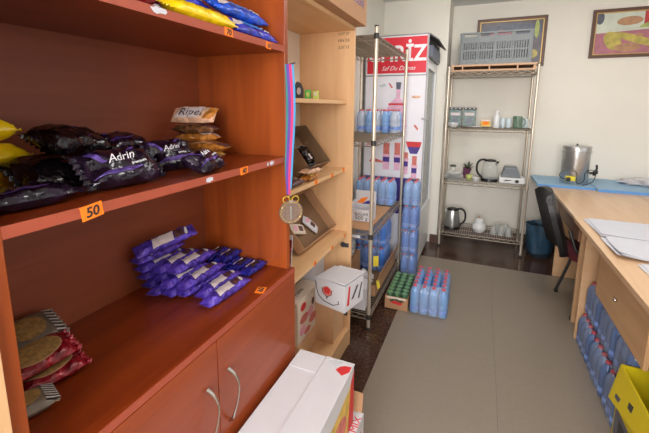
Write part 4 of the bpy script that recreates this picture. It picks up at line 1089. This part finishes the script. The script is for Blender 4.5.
for sy in (-1, 1):
    b = B(); tube(b, [(-.165, sy*.212, .02), (-.10, sy*.212, .24), (-.065, sy*.212, .39), (-.12, sy*.205, .43), (-.185, sy*.19, .50), (-.222, sy*.16, .62)], .011, 8); obj('leg', b, M['blackmetal'], t, True)
    b = B(); tube(b, [(.19, sy*.205, .02), (.16, sy*.205, .405)], .011, 8); obj('leg', b, M['blackmetal'], t, True)
    b = B(); tube(b, [(-.155, sy*.205, .39), (.165, sy*.205, .39)], .010, 8); obj('seat_rail', b, M['blackmetal'], t, True)
    for x in (-.165, .19):
        b = B(); cyl(b, (x, sy*(.212 if x < 0 else .205), 0), (x, sy*(.212 if x < 0 else .205), .022), .014); obj('foot', b, M['black'], t, True)

# ------------------------------------------------------------------ desks
def desk_top(t, x0, x1, y0, y1, z, th):
    o = obj('desk_top', box(x0, x1, y0, y1, z-th, z, .0015), M['desk'], t)
    return o
t = thing('desk', 'far beech desk under the steel urn, reaching the back wall', 'desk')
desk_top(t, .612, 1.24, 2.752, 4.40, .735, .022)
obj('leg_panel', box(.66, 1.20, 3.585, 3.607, 0, .713), M['beech_x'], t); obj('leg_panel', box(.655, 1.20, 2.80, 2.822, .0045, .713), M['beech_x'], t)
obj('apron', box(.637, .652, 2.80, 4.30, .58, .713), M['desk_dark'], t)
t = thing('desk', 'far beech desk at the right photo edge, right of the seam behind the papers', 'desk')
desk_top(t, 1.244, 2.1, 2.752, 4.40, .735, .022)
for y_ in (2.80, 4.2): obj('leg_panel', box(1.28, 2.06, y_, y_+.022, .0045 if y_ < 3 else 0, .713), M['beech_x'], t)

t = thing('desk', 'near beech desk with a drawer, holding white papers', 'desk')
desk_top(t, .590, 1.45, .75, 2.745, .757, .027)
obj('leg_panel', box(.635, 1.40, 2.60, 2.62, .0045, .73), M['beech_x'], t)
obj('leg_panel', box(.637, 1.40, 1.405, 1.425, .0045, .73), M['beech_x'], t); obj('drawer_case', box(.69, 1.2, 1.70, 1.718, .42, .73), M['beech_x'], t)
obj('leg_panel', box(.635, 1.40, .80, .82, .0045, .73), M['beech_x'], t)
obj('drawer_case', box(.69, 1.2, 2.35, 2.37, .42, .73), M['beech_x'], t)
d = obj('drawer', box(.655, .673, 1.705, 2.385, .425, .722, .001), M['beech_h'], t)
obj('drawer_box', box(.673, 1.15, 1.73, 2.335, .44, .60), M['beech_h'], d)
hb = B(); lathe(hb, [(0, 0), (.008, 0), (.010, .004), (.010, .012), (.007, .016), (0, .016)], 16)
for v in hb.verts: v.co = Vector((.655-v.co.z, 2.06+v.co.x, .545+v.co.y))
obj('knob', hb, M['handle'], d, True, 'small chrome lock knob')
hb = B(); cyl(hb, (.655, 2.35, .69), (.653, 2.35, .69), .008); obj('screw_cap', hb, M['frame'], d)

# water packs beneath the near desk
G5 = 'water packs under the near desk'
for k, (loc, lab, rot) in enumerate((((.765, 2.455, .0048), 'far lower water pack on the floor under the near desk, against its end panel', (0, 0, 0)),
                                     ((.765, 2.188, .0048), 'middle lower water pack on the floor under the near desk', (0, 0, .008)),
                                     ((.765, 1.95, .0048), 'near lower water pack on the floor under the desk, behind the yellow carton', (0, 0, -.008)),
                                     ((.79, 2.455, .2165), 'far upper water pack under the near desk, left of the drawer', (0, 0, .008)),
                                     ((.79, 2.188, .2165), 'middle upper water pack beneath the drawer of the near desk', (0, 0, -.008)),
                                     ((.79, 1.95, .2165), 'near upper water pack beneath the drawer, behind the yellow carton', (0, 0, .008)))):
    pack(lab, loc, 4, 4 if k % 3 < 2 else 3, 'bottle_shaded', G5, rot, .95)
crumple('grey clear film bundle on the upper water pack beside the desk end panel', (.79, 2.48, .4285), (.09, .08, .09), 'bagwrap', 12)

# yellow carton under the near edge
t = thing('carton', 'yellow open carton with dark printing in front of the water packs under the desk', 'box', (.634, 1.64, .0045), rx(0, 0, 0))
hb = B()
for a in ((0, .004, -.20, .20, 0, .345), (.16, .164, -.20, .20, 0, .345), (.004, .16, -.20, -.196, 0, .345), (.004, .16, .196, .20, 0, .345), (.004, .16, -.196, .196, 0, .004)): bx(hb, *a)
obj('box_body', hb, M['yellow_box'], t)
fl = prism(B(), [(-.198, 0), (.198, 0), (.198, .17), (-.198, .085)], -.003, 0, 'X')
for v in fl.verts: v.co = Vector((v.co.x-.0005-v.co.z*.16, v.co.y, .346-v.co.z*.98))
obj('flap', fl, M['yellow_box'], t)
fl = B(); bx(fl, .0, .16, .2, .203, 0, .10)
for v in fl.verts: v.co = Vector((v.co.x, v.co.y+.0005+v.co.z*.06, .346-v.co.z*.99))
obj('flap', fl, M['yellow_box'], t)
def on_flap(poly, m_):
    b = prism(B(), poly, -.0042, -.0034, 'X')
    for v in b.verts: v.co = Vector((v.co.x-v.co.z*.16, v.co.y, .346-v.co.z*.98))
    obj('print', b, M[m_], t)
on_flap([(.10, .10), (.15, .11), (.15, .13), (.11, .125)], 'pic_slate'); on_flap([(-.0, .05), (.04, .06), (.035, .085), (-.0, .08)], 'jet')
hb = B()
prism(hb, rc(-.19, .19, .02, .15), -.0006, -.0001, 'X')
obj('print', hb, M['pic_slate'], t)
for a in ((.08, .14, .06, .12), (0, .05, .05, .13), (-.12, -.05, .06, .14)): obj('print', prism(B(), rc(a[0], a[1], a[2], a[3]), -.0012, -.0007, 'X'), M['jet'], t)

# papers
def sheets(lab, x0, x1, y0, y1, rz, z, n, seed, curl=.02):
    random.seed(seed); t = thing('paper_stack', lab, 'papers', ((x0+x1)/2, (y0+y1)/2, z), (0, 0, rz), 'white papers on the near desk')
    w_, h_ = (x1-x0)/2, (y1-y0)/2
    for k in range(n):
        b = B(); dx, dy, da = random.uniform(-.015, .015), random.uniform(-.015, .015), random.uniform(-.05, .05); g = []
        for i in range(13):
            row = []
            for j in range(13):
                u, v = i/12, j/12; x = -w_+2*w_*u; y_ = -h_+2*h_*v
                zz = .0035*k+curl*(max(0, .35-u)/.35)**2*max(0, .7-v)*(.4+.6*k/n)+.0012*(1+math.sin(4*u+3*v+k))
                row.append((x*math.cos(da)-y_*math.sin(da)+dx, x*math.sin(da)+y_*math.cos(da)+dy, zz))
            g.append(row)
        T = [[b.verts.new(p) for p in row] for row in g]; D = [[b.verts.new((p[0], p[1], p[2]-.0006+.0008)) for p in row] for row in g]
        for row in T:
            for v in row: v.co.z += .0012
        for i in range(12):
            for j in range(12):
                b.faces.new((T[i][j], T[i+1][j], T[i+1][j+1], T[i][j+1])); b.faces.new((D[i][j], D[i][j+1], D[i+1][j+1], D[i+1][j]))
        for i in range(12):
            for q in (0, 12): b.faces.new((T[i][q], T[i+1][q], D[i+1][q], D[i][q])); b.faces.new((T[q][i], T[q][i+1], D[q][i+1], D[q][i]))
        obj('sheet', b, M['paper'], t, True)
sheets('large white paper sheets at the far end of the near desk', .645, 1.15, 2.36, 2.71, 0, .7575, 3, 1, .012)
sheets('white paper stack with a curled corner, middle of the papers on the near desk', .640, 1.10, 2.03, 2.33, -.05, .7575, 4, 2, .035)
sheets('white sheets at the right photo edge, nearest of the papers on the near desk', .70, 1.2, 1.66, 2.0, .05, .7575, 2, 3, .015)

# blue boards and the urn
t = thing('foam_board', 'left pale blue board with bright blue edge under the steel urn', 'board', group='blue boards on the far desk')
obj('board', box(.513, .966, 3.872, 4.39, .7355, .7545, .002), M['blue_top'], t); obj('edge_strip', box(.513, .966, 3.868, 3.8715, .7355, .7545), M['blue_board'], t)
t = thing('foam_board', 'right pale blue board with bright blue edge, reaching the right photo edge', 'board', group='blue boards on the far desk')
obj('board', box(.970, 1.95, 3.815, 4.39, .7355, .7595, .002), M['blue_top'], t); obj('edge_strip', box(.970, 1.95, 3.811, 3.8145, .7355, .7595), M['blue_board'], t)
t = thing('film_bundle', 'b', 'film'); bpy.data.objects.remove(t)
crumple('white translucent plastic bundle on the blue board at the right photo edge', (1.42, 4.20, .7598), (.17, .12, .035), 'white_carton', 21)
t = thing('water_urn', 'stainless steel hot water urn with black tap on the blue board', 'urn', (.832, 4.08, .7547), rx(0, 0, 0))
obj('body', lathe(B(), [(0, .0), (.108, 0), (.112, .006), (.113, .29), (.113, .30)], 36), M['steel'], t, True)
obj('rim', lathe(B(), [(.113, .296), (.123, .297), (.123, .303), (.114, .305)], 36), M['steel'], t, True)
obj('lid', lathe(B(), [(.114, .305), (.115, .345), (.112, .349), (.10, .352), (0, .358)], 36), M['steel'], t, True); obj('lid_knob', lathe(B(), [(0, .357), (.006, .358), (.010, .366), (0, .372)], 12), M['black'], t, True)
hb = B(); cyl(hb, (.112, -.02, .105), (.155, -.03, .108), .012); cyl(hb, (.152, -.03, .085), (.152, -.03, .125), .014); bx(hb, .145, .175, -.045, -.015, .10, .135, .006); tube(hb, [(.155, -.03, .13), (.166, -.03, .15), (.160, -.03, .185)], .009, 8); obj('tap', hb, M['black'], t, True, 'black plastic tap')
hb = B(); bx(hb, -.045, .03, -.006, .006, 0, .042, .003)
for v in hb.verts: a_ = -PI/2-.35+v.co.x/.112; r_ = .1205-v.co.y*.5; v.co = Vector((r_*math.cos(a_), r_*math.sin(a_)-.002, .035+v.co.z))
obj('control_plate', hb, M['yellow_tag'], t, False, 'yellow label plate low on the urn')
hb = B(); lathe(hb, [(0, 0), (.018, 0), (.018, .02), (.012, .024), (0, .024)], 14)
for v in hb.verts: v.co = Vector((-.035+v.co.x-.03, -.112-v.co.z, .05+v.co.y))
obj('switch', hb, M['black'], t, True)
hb = B(); tube(hb, smooth([(-.07, -.125, .05), (-.12, -.13, .055), (-.145, -.12, .09), (-.10, -.125, .14), (-.02, -.14, .135), (.0, -.145, .09), (-.01, -.14, .03), (.02, -.142, .012), (.06, -.135, .05), (.05, -.135, .12), (.10, -.12, .155), (.145, -.10, .12), (.14, -.10, .05), (.10, -.13, .02), (.04, -.15, .006)]), .0035, 6); obj('cord', hb, M['black'], t, True)

# ------------------------------------------------------------------ white boxes at the front, on the floor
t = thing('carton', 'white open-flapped carton with red print, beside the cupboard doors', 'box', (0, 0, 0))
obj('box_body', box(-.582, -.3635, .62, 1.148, .296, .527, .002), M['white_carton'], t)
obj('flap', box(-.4705, -.362, .62, 1.150, .528, .5335, .001), M['white_carton'], t)
obj('flap', box(-.580, -.4725, 1.055, 1.149, .528, .5315, .001), M['white_carton'], t)
obj('print', prism(B(), [(.62, .30), (1.146, .30), (1.146, .50), (1.10, .47), (.98, .455), (.62, .44)], -.3634, -.3630, 'X'), M['yellow_print'], t)
obj('print', prism(B(), [(1.085, .30), (1.146, .30), (1.146, .51), (1.115, .485), (1.10, .40)], -.3629, -.3625, 'X'), M['red'], t)
obj('print', prism(B(), ell(1.0, .37, .07, .05), -.3629, -.3625, 'X'), M['red_soft'], t); obj('print', prism(B(), ell(.86, .39, .05, .04), -.3629, -.3625, 'X'), M['gold'], t); obj('print', prism(B(), ell(.75, .36, .06, .05), -.3629, -.3625, 'X'), M['red_soft'], t)
hb = B(); prism(hb, [(-.415, 1.095), (-.385, 1.075), (-.366, 1.10), (-.366, 1.128), (-.39, 1.125), (-.405, 1.115)], .5337, .5341, 'Z'); obj('print', hb, M['red'], t)
hb = B(); prism(hb, [(-.455, 1.13), (-.42, 1.105), (-.40, 1.14), (-.43, 1.145)], .5337, .5340, 'Z'); obj('tape', hb, M['bagwrap'], t)
t = thing('carton', 'white carton with red lettering and a brown inner flap, under the upper white one', 'box', (0, 0, 0))
obj('box_body', box(-.585, -.338, .60, 1.205, .0045, .292, .002), M['white_carton'], t)
obj('flap', box(-.362, -.338, .62, 1.20, .2925, .2955), M['white_carton'], t)
hb = B(); bx(hb, -.50, -.345, 0, .004, 0, .075)
for v in hb.verts: v.co = Vector((v.co.x, 1.200+v.co.y+v.co.z*.15, .2925+v.co.z))
obj('inner_flap', hb, M['carton'], t)
text('EKO', .03, M['red'], t, MX((-.3375, 1.14, .24), (PI/2, 0, PI/2)), 'print'); text('MIX', .03, M['red'], t, MX((-.350, 1.14, .2957), (0, 0, PI/2)), 'print', fit=.07)
obj('print', prism(B(), ell(1.0, .15, .12, .09), -.3379, -.3373, 'X'), M['yellow_print'], t); obj('print', prism(B(), ell(.8, .14, .08, .07), -.3379, -.3373, 'X'), M['red'], t)

# ------------------------------------------------------------------ light
def area(name, loc, rot, sx, sy, power, color):
    l = bpy.data.lights.new(name, 'AREA'); l.shape = 'RECTANGLE'; l.size = sx; l.size_y = sy; l.energy = power; l.color = color
    o = bpy.data.objects.new(name, l); C.objects.link(o); o.location = loc; o.rotation_euler = rot; return o
area('window_daylight_front', (.1, YF-.12, 1.65), rx(92, 0, 0), 1.75, 1.4, 118, (1, .995, .99))
area('window_daylight_right', (XR+.12, 1.75, 1.6), rx(0, 90, 0), 1.2, 3.0, 12, (1, .995, .99))
w = bpy.data.worlds.new('World'); bpy.context.scene.world = w; w.use_nodes = True
nt = w.node_tree; bg = nt.nodes['Background']
sky = nt.nodes.new('ShaderNodeTexSky'); sky.sky_type = 'HOSEK_WILKIE'; sky.turbidity = 5; sky.sun_direction = (.3, -.5, .8)
nt.links.new(sky.outputs['Color'], bg.inputs['Color']); bg.inputs['Strength'].default_value = .25
# ceiling lamp panels (the room's lamps, out of frame overhead)
for i, (x, y_) in enumerate(((.5, 1.75), (.15, 3.05))):
    t = thing('ceiling_lamp', 'square ceiling lamp panel, %s' % ('in the middle of the room' if i == 0 else 'near the back wall'), 'lamp', (x, y_, ZC-.03))
    obj('lamp_body', box(-.3, .3, -.3, .3, .0, .03, .002), M['fridge'], t)
    area('lamp_light', (x, y_, ZC-.035), (0, 0, 0), .56, .56, (10, 9)[i], (1, .985, .95))

# ------------------------------------------------------------------ camera
cam = bpy.data.cameras.new('camera'); co = bpy.data.objects.new('camera', cam); C.objects.link(co)
F, PY = 369.55, 168.417
yaw, pit, roll = -.4, .166, .007
r = Vector((math.cos(yaw), -math.sin(yaw), 0)); fw = Vector((math.sin(yaw), math.cos(yaw), 0)); up = Vector((0, 0, 1))
f2 = fw*math.cos(pit)-up*math.sin(pit); u2 = up*math.cos(pit)+fw*math.sin(pit)
r3 = r*math.cos(roll)+u2*math.sin(roll); u3 = u2*math.cos(roll)-r*math.sin(roll)
m = Matrix((r3, u3, -f2)).transposed().to_4x4(); m.translation = (0, 0, 1.45)
co.matrix_world = m
cam.sensor_width = 36; cam.sensor_fit = 'HORIZONTAL'; cam.lens = 36*F/649
cam.shift_x = 0; cam.shift_y = -(216.5-PY)/649
cam.clip_start = .02
sc = bpy.context.scene; sc.camera = co
vs = sc.view_settings; vs.view_transform = 'Standard'; vs.look = 'None'; vs.gamma = 1; vs.use_curve_mapping = False
vs.exposure = 0.26
sc.cycles.max_bounces = 8; sc.cycles.transparent_max_bounces = 24
